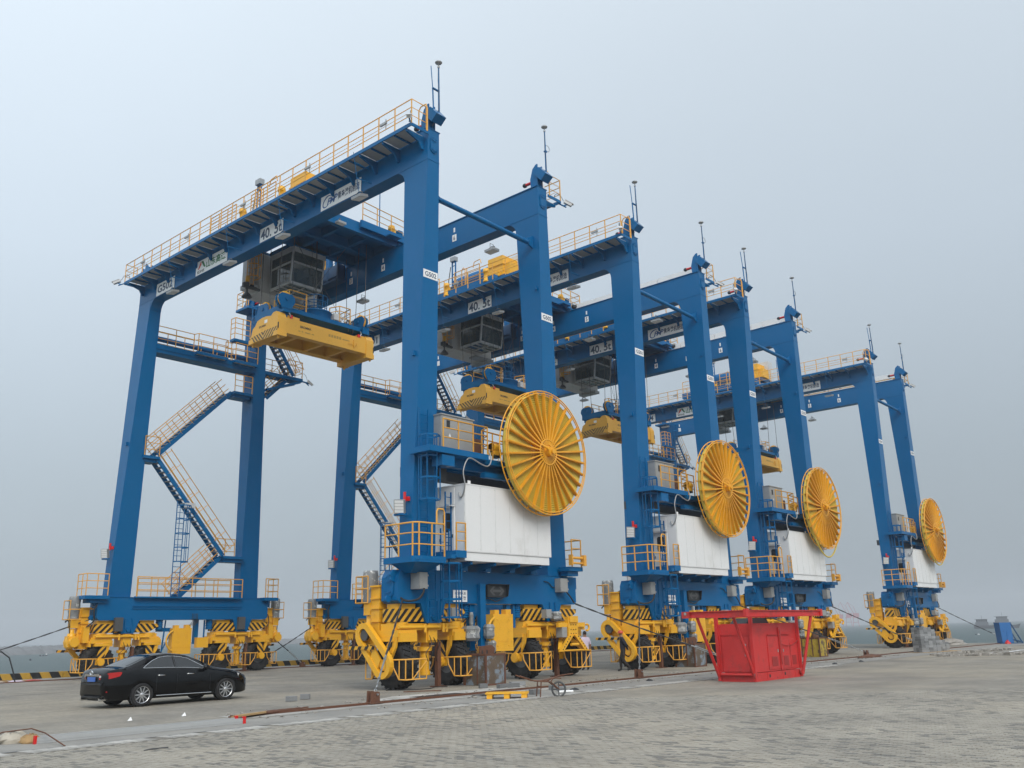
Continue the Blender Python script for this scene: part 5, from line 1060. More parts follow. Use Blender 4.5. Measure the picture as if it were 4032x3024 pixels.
# ================================================================== the black saloon car
def make_car():
    t = thing('parked_car', 'black saloon car with silver spoked wheels parked on the paving, seen from behind', 'car', (-9.43, 2.98, 0), R(1.6))
    ST = []   # stations: x, zbottom, half width, z belt, belt half width, [roof edge half width, roof edge z, roof z]
    def lerp(tab, x):
        for (a, b), (c, d) in zip(tab, tab[1:]):
            if a <= x <= c: return b+(d-b)*(x-a)/(c-a)
        return tab[0][1] if x < tab[0][0] else tab[-1][1]
    HW = [(-1.08, .70), (-1.0, .80), (-.8, .865), (-.4, .895), (.6, .91), (2.2, .91), (2.9, .895), (3.3, .85), (3.6, .74), (3.72, .56)]
    BELT = [(-1.08, .93), (-.98, 1.03), (-.7, 1.065), (0, 1.045), (1.2, 1.0), (2.0, .965), (2.5, .93), (3.1, .84), (3.5, .74), (3.72, .62)]
    TOP = [(-1.08, .96), (-1.0, 1.08), (-.75, 1.115), (-.55, 1.12), (-.2, 1.25), (.15, 1.385), (.45, 1.45), (.85, 1.478), (1.2, 1.465), (1.5, 1.42), (1.85, 1.29), (2.2, 1.13), (2.38, 1.045), (2.55, 1.0), (3.0, .945), (3.4, .85), (3.62, .74), (3.72, .64)]
    BOT = [(-1.08, .36), (-.95, .24), (-.6, .22), (2.9, .19), (3.4, .2), (3.66, .24), (3.72, .34)]
    RE = [(-1.08, .60), (-.75, .74), (-.55, .75), (-.2, .70), (.2, .60), (.6, .575), (1.2, .575), (1.55, .60), (2.0, .70), (2.38, .76), (2.6, .76), (3.1, .72), (3.5, .62), (3.72, .46)]
    xs = [-1.08, -1.05, -.98, -.88, -.75, -.65, -.55, -.46, -.40, -.33, -.26, -.18, -.09, 0, .09, .18, .26, .33, .40, .46, .6, .85, 1.1, 1.35, 1.5, 1.68, 1.85, 2.02, 2.2, 2.31, 2.38, 2.44, 2.51, 2.6, 2.69, 2.775, 2.86, 2.95, 3.03, 3.1, 3.17, 3.24, 3.32, 3.42, 3.52, 3.62, 3.68, 3.72]
    def arch(x, z):
        for cx in (0, 2.775):
            d = abs(x-cx)
            if d < .375: z = max(z, .33+math.sqrt(.375**2-d*d))
        return z
    def ring(x):
        w, zb, wb, zt, re, z0 = lerp(HW, x), lerp(BELT, x), 0, lerp(TOP, x), lerp(RE, x), lerp(BOT, x)
        wb = w-.055; za = arch(x, z0); zm = max(.62, za+.03); zm = min(zm, zb-.05); ze = zt-.035-.02*(x > -.5 and x < 2.4)
        ze = max(ze, zb+.01); zq = max(zt, ze+.012)
        return [(x, 0, z0), (x, w*.8, z0), (x, w-.03, min(za, zm-.06)), (x, w-.004, min(za+.02, zm-.04)), (x, w, zm), (x, w-.012, zb-.09), (x, wb, zb), (x, re, ze), (x, re*.86, ze+.6*(zq-ze)), (x, re*.45, zq), (x, 0, zq)]
    m = MB((0, 0, 0)); rings = [ring(x) for x in xs]; k = len(rings[0])
    for s in (1, -1):
        vs = [(x, s*y, z) for rg in rings for x, y, z in rg]; fs = []
        for i in range(len(xs)-1):
            for j in range(k-1): f = (i*k+j, (i+1)*k+j, (i+1)*k+j+1, i*k+j+1); fs.append(f if s < 0 else f[::-1])
        fs.append(tuple(range(k)) if s > 0 else tuple(reversed(range(k)))); e = (len(xs)-1)*k; fs.append(tuple(e+i for i in range(k))[::-1] if s > 0 else tuple(e+i for i in range(k)))
        m.add(vs, fs, True)
    me = m.mesh('body', 'car_black'); bm = bmesh.new(); bm.from_mesh(me); bmesh.ops.remove_doubles(bm, verts=bm.verts, dist=.0005); bmesh.ops.recalc_face_normals(bm, faces=bm.faces); bm.to_mesh(me); bm.free()
    body = obj('body', me, t)
    def side(x, u, off=.006, s=-1):            # point on the greenhouse side
        rg = ring(x); A, B = Vector(rg[6]), Vector(rg[7]); p = A.lerp(B, u); return Vector((p.x, s*(p.y+off), p.z+off*.4))
    def glass(poly, s, mt='car_glass', nm='window', off=.007):
        q = MB((0, 0, 0)); xs_ = poly; n = len(xs_); top = [side(x, u1, off, s) for x, u0, u1 in xs_]; bot = [side(x, u0, off, s) for x, u0, u1 in xs_]
        q.add(bot+top, [(i, i+1, n+i+1, n+i) for i in range(n-1)]); o = q.build(nm, mt, t); return bot, top
    for s in (-1, 1):
        b1_, t1_ = glass([(.02, .12, .16), (.15, .1, .42), (.35, .1, .70), (.6, .1, .88), (.86, .1, .9), (1.0, .1, .9)], s); b2_, t2_ = glass([(1.07, .1, .9), (1.3, .1, .88), (1.5, .1, .84), (1.8, .1, .62), (2.02, .1, .32), (2.15, .1, .12)], s)
        q = MB((0, 0, 0)); q.tube(b1_+b2_, .011, 5); q.tube(t1_+t2_, .009, 5); q.tube([b1_[0], t1_[0]], .01, 5); q.tube([(.42, s*.918, .285), (2.25, s*.918, .27)], .014, 5); q.build('chrome_trim', 'chrome', t)
        q = MB((0, 0, 0)); 
        for x in (1.04,): q.tube([side(x, .1, .009, s), side(x, .9, .009, s)], .02, 4)
        for x, z0, z1 in ((.42, .42, 1.0), (1.08, .3, .98), (2.2, .36, .95)):
            w_ = lerp(HW, x)+.0015; q.tube([(x, s*w_, z0), (x, s*w_, .7), (x, s*(w_-.01), z1-.12)], .004, 3)
        q.build('door_gap', 'dark', t)
        for x in (.55, 1.5): q = MB((0, 0, 0)); y = s*(lerp(HW, x)+.012); q.tube([(x-.1, y-s*.015, .85), (x-.08, y+s*.012, .855), (x+.1, y+s*.012, .85), (x+.12, y-s*.015, .845)], .014, 5); q.build('door_handle', 'chrome', t)
        q = MB((0, 0, 0)); q.lathe((1.98, s*.98, 1.02), (1, s*.15, 0), [(.03, -.08), (.075, -.06), (.09, .0), (.07, .07), (.02, .1)], 10); q.bar((2.0, s*.84, .98), (1.98, s*.95, 1.0), .06, .05); q.build('wing_mirror', 'car_black', t)
    def topglass(tab, nm):
        q = MB((0, 0, 0)); n = len(tab); cs = (-.97, -.6, -.2, .2, .6, .97); vs = []
        for x in tab:
            rg = ring(x); 
            for c in cs:
                a = abs(c); pts = [Vector(rg[10]), Vector(rg[9]), Vector(rg[8]), Vector(rg[7])]; ys = [p.y for p in pts]; yy = a*ys[3]
                for p, r in zip(pts, pts[1:]):
                    if p.y <= yy <= r.y+1e-9: z = p.z+(r.z-p.z)*(yy-p.y)/max(1e-6, r.y-p.y)
                vs.append((x, math.copysign(yy, c), z+.008))
        q.add(vs, [(i*6+j, (i+1)*6+j, (i+1)*6+j+1, i*6+j+1) for i in range(n-1) for j in range(5)], True); q.build(nm, 'car_glass', t)
    topglass([-.52, -.4, -.2, 0, .15, .3], 'rear_window'); topglass([1.42, 1.55, 1.85, 2.05, 2.3], 'windscreen')
    # tail: lamps, chrome bar, plate, emblem
    def back(y, z, d=.012):
        tab = [(0, -1.085), (.5, -1.075), (.70, -1.03), (.80, -.97), (.86, -.82), (.88, -.66)]; return Vector((lerp(tab, abs(y))-d, y, z))
    for s in (-1, 1):
        q = MB((0, 0, 0)); A = [back(s*y, z) for y, z in ((.40, .80), (.62, .80), (.80, .82), (.874, .88), (.885, .95))]; B = [back(s*y, z) for y, z in ((.40, .92), (.62, .95), (.80, .985), (.874, 1.0), (.885, .99))]
        for v in A+B: v.y += s*(.018 if abs(v.y) > .75 else 0)
        q.add(A+B, [(i, i+1, 5+i+1, 5+i) for i in range(4)]); o = q.build('tail_light', 'lens_red', t)
        q = MB((0, 0, 0)); q.add([back(s*y, z, .018) for y, z in ((.42, .855), (.72, .86), (.72, .92), (.42, .905))], [(0, 1, 2, 3)]); q.build('reversing_lens', 'lens_clear', o)
        q = MB((0, 0, 0)); q.add([back(s*y, z, .03)+Vector((.0, s*.02, 0)) for y, z in ((.62, .44), (.78, .45), (.78, .48), (.62, .475))], [(0, 1, 2, 3)]); q.build('reflector', 'lens_red', t)
        q = MB((0, 0, 0)); q.cyl((-1.12, s*.56, .25), (-.9, s*.56, .26), .045, 10); q.build('exhaust_pipe', 'chrome', t)
    q = MB((0, 0, 0)); q.prism([back(-.42, .89), back(.42, .89), back(.42, .955), back(-.42, .955)], (-.02, 0, 0)); q.build('chrome_bar', 'chrome', t)
    q = MB((0, 0, 0)); q.box(-1.125, -1.105, -.22, .22, .74, .87); pl = q.build('number_plate', 'plate_blue', t)
    q = MB((0, 0, 0)); q.tube([(-1.128, .09*math.cos(a), .985+.055*math.sin(a)) for a in [i*math.pi/8 for i in range(16)]], .009, 4, True); q.tube([(-1.128, .035*math.cos(a), .985+.05*math.sin(a)) for a in [i*math.pi/8 for i in range(16)]], .008, 4, True); q.build('emblem', 'chrome', t)
    q = MB((0, 0, 0)); q.box(-1.13, -1.09, -.6, .6, .66, .70); q.box(-1.12, -1.06, -.5, .5, .3, .34); q.build('bumper_gap', 'dark', t)
    for s in (-1, 1): q = MB((0, 0, 0)); q.hexa([(3.25, s*.80, .66), (3.62, s*.62, .6), (3.63, s*.66, .6), (3.25, s*.85, .66), (3.2, s*.79, .80), (3.52, s*.64, .74), (3.53, s*.68, .74), (3.2, s*.85, .80)]); q.build('headlight', 'lens_clear', t)
    # wheels
    tw = MB((0, 0, 0)); tw.lathe((0, 0, 0), Y_, [(.20, -.09), (.235, -.105), (.30, -.11), (.325, -.09), (.332, 0), (.325, .09), (.30, .11), (.2, .1)], 32, True, False); tym = tw.mesh('tyre', 'rubber')
    rw = MB((0, 0, 0)); rw.lathe((0, 0, 0), Y_, [(.236, -.108), (.222, -.10), (.215, -.05), (.20, .05)], 32, True, False)
    for i in range(10): a = i*math.pi/5; d = Vector((math.cos(a), 0, math.sin(a))); p = Vector((-d.z, 0, d.x)); rw.hexa([d*.04-p*.02-Y_*.07, d*.22-p*.018-Y_*.08, d*.22+p*.018-Y_*.08, d*.04+p*.02-Y_*.07, d*.04-p*.016-Y_*.1, d*.215-p*.013-Y_*.1, d*.215+p*.013-Y_*.1, d*.04+p*.016-Y_*.1])
    rw.lathe((0, 0, 0), Y_, [(.0, -.106), (.045, -.105), (.06, -.095), (.06, -.06)], 14); rim = rw.mesh('rim', 'alloy')
    dk = MB((0, 0, 0)); dk.lathe((0, 0, 0), Y_, [(0, -.02), (.21, -.03), (.21, .02)], 20); dkm = dk.mesh('brake_disc', 'dark')
    for x in (0, 2.775):
        for s in (-1, 1): o = obj('wheel', tym, t, (x, s*.795, .332), (0, 0, 0 if s < 0 else math.pi)); obj('rim', rim, o); obj('brake_disc', dkm, o)
    q = MB((0, 0, 0)); q.box(-.9, 3.4, -.7, .7, .2, .5)
    for x in (0, 2.775):
        for s in (-1, 1): q.lathe((x, s*.70, .36), Y_*s, [(0, 0), (.37, 0), (.37, .16)], 20)
    q.build('underbody', 'dark', t)
make_car()

# ================================================================== people
def body_mesh(joints, edges, radii, order):
    me = bpy.data.meshes.new('person'); me.from_pydata(joints, edges, []); o = bpy.data.objects.new('tmp', me); col.objects.link(o)
    md = o.modifiers.new('skin', 'SKIN'); md.use_smooth_shade = True
    for i, r in enumerate(radii): me.skin_vertices[0].data[i].radius = r if isinstance(r, tuple) else (r, r)
    for v in me.skin_vertices[0].data: v.use_root = False
    me.skin_vertices[0].data[0].use_root = True
    sb = o.modifiers.new('sub', 'SUBSURF'); sb.levels = 2; sb.render_levels = 2
    bpy.context.view_layer.update(); r = bpy.data.meshes.new_from_object(o.evaluated_get(bpy.context.evaluated_depsgraph_get())); bpy.data.objects.remove(o); bpy.data.meshes.remove(me); r.name = 'person'; return r
def person(name_lab, loc, rz, J, Rr, mats, sel, hair, helmet=None):
    """J: joint positions facing +y; order fixed below"""
    names = list(J); idx = {n: i for i, n in enumerate(names)}
    E_ = [('pelvis', 'waist'), ('waist', 'chest'), ('chest', 'neck'), ('neck', 'head'), ('head', 'crown')]
    for s in 'lr':
        E_ += [('chest', 'sh'+s), ('sh'+s, 'el'+s), ('el'+s, 'wr'+s), ('wr'+s, 'palm'+s), ('pelvis', 'hip'+s), ('hip'+s, 'kn'+s), ('kn'+s, 'an'+s), ('an'+s, 'toe'+s)]
        for f in range(4): E_ += [('palm'+s, 'fa%d%s' % (f, s)), ('fa%d%s' % (f, s), 'fb%d%s' % (f, s))]
        E_ += [('palm'+s, 'th'+s)]
    for s in 'lr':                      # fingers fan out from the palm and curl a little
        p, w_ = Vector(J['palm'+s]), Vector(J['wr'+s]); d = (p-w_).normalized(); a = Vector((0, 1, 0)); a = (a-d*a.dot(d)).normalized(); b = d.cross(a)
        for f in range(4):
            o_ = a*(.03-.02*f); L = (.05, .058, .053, .042)[f]; J['fa%d%s' % (f, s)] = tuple(p+o_+d*L*.8); J['fb%d%s' % (f, s)] = tuple(p+o_+d*L*1.5+b*.012); Rr['fa%d%s' % (f, s)] = .0095; Rr['fb%d%s' % (f, s)] = .008
        J['th'+s] = tuple(p+a*.055+d*.02-d*.01); Rr['th'+s] = .011
    names = list(J); idx = {n: i for i, n in enumerate(names)}
    me = body_mesh([J[n] for n in names], [(idx[a], idx[b]) for a, b in E_], [Rr[n] for n in names], names)
    for m_ in mats: me.materials.append(MAT[m_])
    for p in me.polygons: p.material_index = sel(p.center); p.use_smooth = True
    o = obj('person', me, None, loc, (0, 0, rz)); tag(o, name_lab, 'person')
    h = Vector(J['head'])
    q = MB((0, 0, 0)); c = h+Vector((0, 0, .045))
    if hair:
        n = 16; rows_ = 8; vs = []; fs = []
        for i in range(rows_+1):
            th = math.pi*.62*i/rows_
            for j in range(n): ph = 2*math.pi*j/n; lim = th*(1-.33*max(0, math.sin(ph))); vs.append(c+Vector((.086*math.sin(lim)*math.cos(ph), .104*math.sin(lim)*math.sin(ph)-.008, .118*math.cos(lim))))
        for i in range(rows_):
            for j in range(n): fs.append((i*n+j, (i+1)*n+j, (i+1)*n+(j+1) % n, i*n+(j+1) % n))
        q.add(vs, fs, True); q.build('hair', 'hair', o)
    q = MB((0, 0, 0)); f0 = h
    q.lathe(f0+Vector((0, .088, .0)), Vector((0, .5, -1)), [(0, -.03), (.013, 0), (.017, .022), (0, .032)], 8); q.build('nose', 'skin', o)
    q = MB((0, 0, 0))
    for s in (-1, 1): q.lathe(f0+Vector((s*.034, .083, .018)), Y_, [(.012, 0), (.008, .008), (0, .01)], 8)
    q.build('eyes', 'hair', o)
    q = MB((0, 0, 0)); q.box(f0.x-.024, f0.x+.024, f0.y+.082, f0.y+.09, f0.z-.055, f0.z-.044); q.build('mouth', 'ink_red', o)
    q = MB((0, 0, 0))
    for s in (-1, 1): q.lathe(f0+Vector((s*.078, -.005, .0)), Vector((s, -.3, 0)), [(.03, -.005), (.034, .006), (.02, .014), (0, .012)], 10)
    q.build('ears', 'skin', o)
    if helmet:
        q = MB((0, 0, 0)); q.lathe(h+Vector((0, 0, .035)), Vector((0, -.12, 1)), [(.125, 0), (.128, .02), (.122, .06), (.1, .1), (.06, .128), (0, .138)], 20); q.lathe(h+Vector((0, .045, .03)), Vector((0, -.12, 1)), [(.11, 0), (.13, .005), (.11, .012)], 18); q.build('safety_helmet', helmet, o)
    return o
J = dict(pelvis=(0, 0, .98), waist=(0, .005, 1.12), chest=(0, -.005, 1.36), neck=(0, 0, 1.53), head=(0, .015, 1.645), crown=(0, .005, 1.71))
Rr = dict(pelvis=(.17, .125), waist=(.165, .12), chest=(.185, .12), neck=.058, head=(.078, .092), crown=(.07, .082))
for s, q in (('l', -1), ('r', 1)):
    J.update({'sh'+s: (q*.19, 0, 1.44), 'el'+s: (q*.27, -.02, 1.17), 'wr'+s: (q*.275, .03, .93), 'palm'+s: (q*.272, .045, .86), 'hip'+s: (q*.095, 0, .9), 'kn'+s: (q*.11, .02, .5), 'an'+s: (q*.12, -.02, .08), 'toe'+s: (q*.145, .14, .04)})
    Rr.update({'sh'+s: .075, 'el'+s: .05, 'wr'+s: .033, 'palm'+s: (.036, .022), 'hip'+s: .105, 'kn'+s: .072, 'an'+s: .052, 'toe'+s: (.045, .035)})
def sel1(c): 
    if c.z > 1.52: return 0
    if c.z > 1.18 and abs(c.x) > .22 or c.z >= .93 and abs(c.x) < .225: return 1
    if abs(c.x) > .225 and c.z > .7: return 0
    return 3 if c.z < .09 else 2
person('standing man in pale lilac short-sleeved shirt and dark trousers, back to us', (12.86, 2.72, 0), R(-25), J, Rr, ['skin', 'shirt', 'trousers', 'dark'], sel1, True)
J = dict(pelvis=(0, 0, .97), waist=(0, .01, 1.11), chest=(0, .03, 1.35), neck=(0, .05, 1.52), head=(0, .075, 1.63), crown=(0, .07, 1.70))
Rr = dict(pelvis=(.175, .13), waist=(.18, .135), chest=(.2, .135), neck=.06, head=(.078, .092), crown=(.07, .082))
for s, q in (('l', -1), ('r', 1)):
    f = q
    J.update({'sh'+s: (q*.2, .03, 1.43), 'el'+s: (q*.27, -.14, 1.16), 'wr'+s: (q*.09, -.2, .98), 'palm'+s: (q*.02, -.215, .95), 'hip'+s: (q*.095, 0, .89), 'kn'+s: (q*.1, .07+.05*f, .5), 'an'+s: (q*.1, .12 if q > 0 else -.27, .085 if q > 0 else .16), 'toe'+s: (q*.11, .28 if q > 0 else -.15, .045)})
    Rr.update({'sh'+s: .085, 'el'+s: .062, 'wr'+s: .038, 'palm'+s: (.034, .022), 'hip'+s: .108, 'kn'+s: .078, 'an'+s: .055, 'toe'+s: (.046, .036)})
def sel2(c):
    if c.z > 1.5: return 0
    if c.z < .95 or (c.y > -.16 and c.z < .97): return 3 if c.z < .10 else (2 if not (c.y < -.17 and c.z > .8) else 0)
    return 0 if (c.y < -.165 and abs(c.x) < .075 and c.z < 1.03) else 1
person('walking man in orange-red safety helmet and dark jacket, hands clasped behind his back', (12.25, .12, 0), R(38), J, Rr, ['skin', 'jacket', 'trousers_brown', 'dark'], sel2, False, 'helmet')

# ================================================================== red generator in its lifting frame
t = thing('generator_container', 'red steel generator housing inside a flared lifting frame on the paving', 'generator', (8.4, -8.57, 0))
hx, hy = 1.8, .63
m = MB((0, 0, 0)); m.box(-hx, hx, -hy+.02, hy-.02, .30, 1.90); m.box(-hx-.001, hx, -hy+.005, hy, 1.901, 1.93); body = m.build('housing', 'red', t)
m = MB((0, 0, 0)); m.box(-hx, hx, -hy, -hy+.12, 0, .28); m.box(-hx, hx, hy-.12, hy, 0, .28); m.box(-hx, -hx+.12, -hy+.121, hy-.121, .0, .28); m.box(hx-.12, hx, -hy+.121, hy-.121, 0, .28); m.box(-hx+.1, hx-.1, -hy+.1, hy-.1, .281, .299); m.cyl((-hx-.08, -hy+.05, .24), (-hx-.08, hy-.05, .24), .05, 8)
for x in (-.85, .35, 1.35): m.box(x, x+.05, -hy-.012, -hy-.001, .0, .27)
sk = m.build('skid', 'red', t)
m = MB((0, 0, 0)); m.box(-.7, -.6, -hy-.004, -hy+.002, .1, .2); m.box(.5, .6, -hy-.004, -hy+.002, .12, .22); m.box(-.1, -.05, -hy-.004, -hy+.002, .06, .09); m.build('slot', 'dark', sk)
for x, y in ((-hx, -hy), (hx, -hy), (-hx, hy), (hx, hy)):
    m = MB((0, 0, 0)); s = 1 if y > 0 else -1; m.tube([(x+.09*math.cos(a), y+s*.05, .2+.09*math.sin(a)) for a in [i*math.pi/6 for i in range(12)]], .035, 6, True); m.build('lifting_ring', 'red_dull', sk)
a_, b_, zt_ = 2.96, 1.115, 2.16
m = MB((0, 0, 0))
def ibeam(p, q):
    p, q = Vector(p), Vector(q); h = .21
    m.bar(p+Z_*.012, q+Z_*.012, .14, .024); m.bar(p+Z_*(h-.012), q+Z_*(h-.012), .14, .024); m.bar(p+Z_*(h/2), q+Z_*(h/2), .03, h-.05)
for y in (-b_, b_): ibeam((-a_, y, zt_), (a_, y, zt_))
for x in (-a_+.08, 0, a_-.08): ibeam((x, -b_+.075, zt_), (x, b_-.075, zt_))
for x in (-a_, a_): m.box(x-.09, x+.09, -b_-.075, -b_+.05, zt_-.004, zt_+.25); m.box(x-.07, x+.07, b_-.05, b_+.2, zt_-.004, zt_+.215)
tf = m.build('top_frame', 'red', t)
m = MB((0, 0, 0)); m.box(-a_-.095, -a_-.09, b_+.0, b_+.09, zt_+.1, zt_+.19); m.box(a_+.0, a_+.28, -b_-.07, -b_-.05, zt_, zt_+.2); m.build('sticker', 'grey_box', tf)
for x, y, X, Y, w_ in ((-hx, -hy, -hx, -hy, .11), (hx, -hy, hx, -hy, .09), (-hx, hy, -hx, hy, .11), (hx, hy, hx, hy, .09)):
    m = MB((0, 0, 0)); m.bar((x*1.012, y*1.06, .02), (X*1.012, Y*1.06, zt_), w_, w_); m.build('corner_post', 'red', t)
for p, q in (((-hx-.02, -hy-.0, .25), (-a_+.25, -b_*.45, zt_)), ((-hx-.02, hy+.05, .1), (-a_+.1, b_*.72, zt_)), ((hx+.05, -hy-.07, .1), (hx+.32, -b_, zt_)), ((hx+.05, hy+.07, .1), (hx+.32, b_, zt_))):
    m = MB((0, 0, 0)); m.cyl(p, q, .055, 10); m.build('strut', 'red', t)
m = MB((0, 0, 0)); m.box(-hx-.02, -hx-.001, -hy+.12, hy-.12, .34, 1.48); d_ = m.build('end_door', 'red', t); m = MB((0, 0, 0)); m.box(-hx-.03, -hx-.002, -hy+.08, hy-.08, 1.55, 1.60); m.box(-hx-.025, -hx-.002, -hy+.02, -hy+.09, .3, 1.88); m.box(-hx-.025, -hx-.002, hy-.09, hy-.02, .3, 1.88); m.build('door_frame', 'red', t)
m = MB((0, 0, 0)); m.box(-hx-.05, -hx-.021, -hy+.2, -hy+.3, 1.18, 1.25); m.box(-hx-.04, -hx-.021, -hy+.2, -hy+.27, .84, .95); m.box(-hx-.035, -hx-.021, -hy+.24, -hy+.26, .95, 1.18); m.build('handle', 'steel', d_)
for x0, x1, z1 in ((-.62, .22, 1.5), (.42, 1.1, 1.5), (1.14, 1.62, 1.2)):
    m = MB((0, 0, 0)); m.box(x0, x1, -hy-.004, -hy+.019, .36, z1); d_ = m.build('side_door', 'red', t)
    m = MB((0, 0, 0)); lx0, lx1 = x1-.62 if x1 < .3 else x0+.13, (x1-.15 if x1 < .3 else x0+.52)
    if x0 > 1.1: lx0, lx1 = x0+.1, x1-.06
    for k in range(9): z = .46+.038*k; m.hexa([(lx0, -hy-.022, z), (lx1, -hy-.022, z), (lx1, -hy-.005, z+.012), (lx0, -hy-.005, z+.012), (lx0, -hy-.022, z+.006), (lx1, -hy-.022, z+.006), (lx1, -hy-.005, z+.024), (lx0, -hy-.005, z+.024)])
    m.build('louvre', 'red_dull', d_)
    if z1 > 1.3: m = MB((0, 0, 0)); m.box(x0-.02, x1+.02, -hy-.07, -hy-.005, z1+.03, z1+.045); m.build('rain_hood', 'red', t); m = MB((0, 0, 0)); xx = x1-.12 if x1 < .3 else x0+.1; m.box(xx, xx+.06, -hy-.018, -hy-.005, .92, 1.02); m.build('latch', 'grey_box' if x1 < .3 else 'steel', d_)
m = MB((0, 0, 0)); m.box(.25, .39, -hy-.03, -hy+.0, .32, 1.78); m.use(1); m.cyl((.32, -hy-.035, .5), (.32, -hy-.035, 1.72), .035, 6); m.build('hinge_post', ['red', 'red_dull'], t)
m = MB((0, 0, 0)); m.tube([(.36+.16*k, -hy-.05, 1.2-.12*math.sin(math.pi*k/9)+.012*k) for k in range(10)], .014, 5); m.build('chain', 'red_dull', t)
m = MB((0, 0, 0)); m.prism([(-1.5, -.3, 1.931), (.3, -.3, 1.931), (.1, -.3, 2.12), (-1.2, -.3, 2.12)], (0, .6, 0)); m.build('exhaust_cowl', 'dark', t)
m = MB((0, 0, 0))
for k in range(9): m.box(hx+.001, hx+.012, -hy+.05, -hy+.13, .5+.16*k, .58+.16*k)
m.lathe((hx+.1, -hy+.05, 1.25), Z_, [(.05, 0), (.06, .02), (.06, .2), (.02, .26), (.02, .3)], 8); m.build('warning_tape', 'paper', t)

# ================================================================== ladder, sacks, rods on the ground
t = thing('extension_ladder', 'long aluminium ladder with red end caps lying on its side by the rail', 'ladder', (-15.31, -5.42, 0), math.atan2(-.15, 4.45))
LL = 4.42; m = MB((0, 0, 0))
for y0 in (0, .34):
    m.box(0, LL, y0-.03, y0, .0, .012); m.box(0, LL, y0-.03, y0, .138, .15); m.box(0, LL, y0-.034, y0-.028, .0125, .1375); m.box(0, LL, y0-.04, y0-.0345, .062, .088)
m.xf(Matrix.Diagonal((1, 1, .8, 1))).build('stile', 'aluminium', t)
rg = MB((0, 0, 0)); rg.box(-.014, .014, 0, .31, .05, .075); rm_ = rg.mesh('rung', 'aluminium')
for k in range(14): obj('rung', rm_, t, (.25+.3*k, 0, 0))
for x0, x1, y in ((-.03, .02, 0), (LL-.02, LL+.05, 0), (LL-.02, LL+.05, .34), (-.03, .02, .34)): m = MB((0, 0, 0)); m.box(x0, x1, y-.05, y+.012, -.004, .156); m.build('end_cap', 'red_lamp', t)
def lumpy(name, mt, x, y, sx, sy, sz, lab, cat, seed=1, grp=None, n=14, rows=7):
    random.seed(seed); q = MB((0, 0, 0)); vs = []; fs = []
    for i in range(rows+1):
        th = math.pi*.5*i/rows
        for j in range(n): ph = 2*math.pi*j/n; k = 1+random.uniform(-.22, .22); vs.append((sx*math.sin(th)*math.cos(ph)*k, sy*math.sin(th)*math.sin(ph)*k, max(0, sz*math.cos(th)*(1+random.uniform(-.25, .25)))))
    for i in range(rows):
        for j in range(n): fs.append((i*n+j, (i+1)*n+j, (i+1)*n+(j+1) % n, i*n+(j+1) % n))
    q.add(vs, fs, True); o = q.build(name, mt, None); o.location = (x, y, 0); tag(o, lab, cat, grp); return o
lumpy('sack', 'sack', -15.45, -4.75, .3, .26, .2, 'crumpled pale sack at the left end of the ladder', 'sack', 3); lumpy('sack', 'wood', -15.25, -5.1, .2, .2, .15, 'small brown cloth bundle against the ladder end cap', 'sack', 5)
m = MB(); m.tube([(-15.15, -6.4, .01), (-15.2, -5.6, .2), (-15.3, -5.2, .27), (-15.6, -4.6, .2), (-15.9, -4.2, .02)], .013, 5); tag(m.build('wire_rod', 'rust', None), 'bent rusty wire rod arching over the left end of the ladder', 'rod')
m = MB(); m.tube([(-14.72, -8.55, .02), (-14.55, -8.49, .025), (-14.25, -8.5, .02)], .012, 5); tag(m.build('wire_rod', 'dark_grey', None), 'short curved dark rod lying alone on the foreground pavers', 'rod')
for x, y, l in ((-11.88, -2.26, 'scrap of white paper on the paving below the rear wheel of the car'), (-10.5, -2.3, 'scrap of white paper on the paving right of the other scrap')):
    m = MB((0, 0, 0)); m.add([(-.05, 0, 0), (.05, -.02, .005), (.03, .03, .09), (-.04, .05, .005)], [(0, 1, 2), (0, 2, 3)]); o = m.build('paper_scrap', 'paper', None); o.location = (x, y, .004); tag(o, l, 'paper')
m = MB(); m.bar((-2.0, -1.0, .03), (-1.0, -1.75, .03), .03, .03); tag(m.build('wood_strip', 'rust', None), 'thin brown batten on the paving in front of the nearest wheel', 'batten')
m = MB(); m.prism([(-10.6, -4.6, .05), (-9.3, -4.1, .05), (-9.2, -3.95, .05), (-10.3, -4.3, .05)], (0, 0, .04)); tag(m.build('plank', 'wood', None), 'broken pale plank lying beside the right end of the ladder', 'plank')
m = MB(); 
for k in range(5): m.bar((-10.4+.2*k, -4.2+.02*k, .05), (-8.8+.25*k, -3.75, .07), .05, .03)
tag(m.build('scrap_iron', 'rust', None), 'rusty flat bars lying along the rail end right of the ladder', 'scrap')

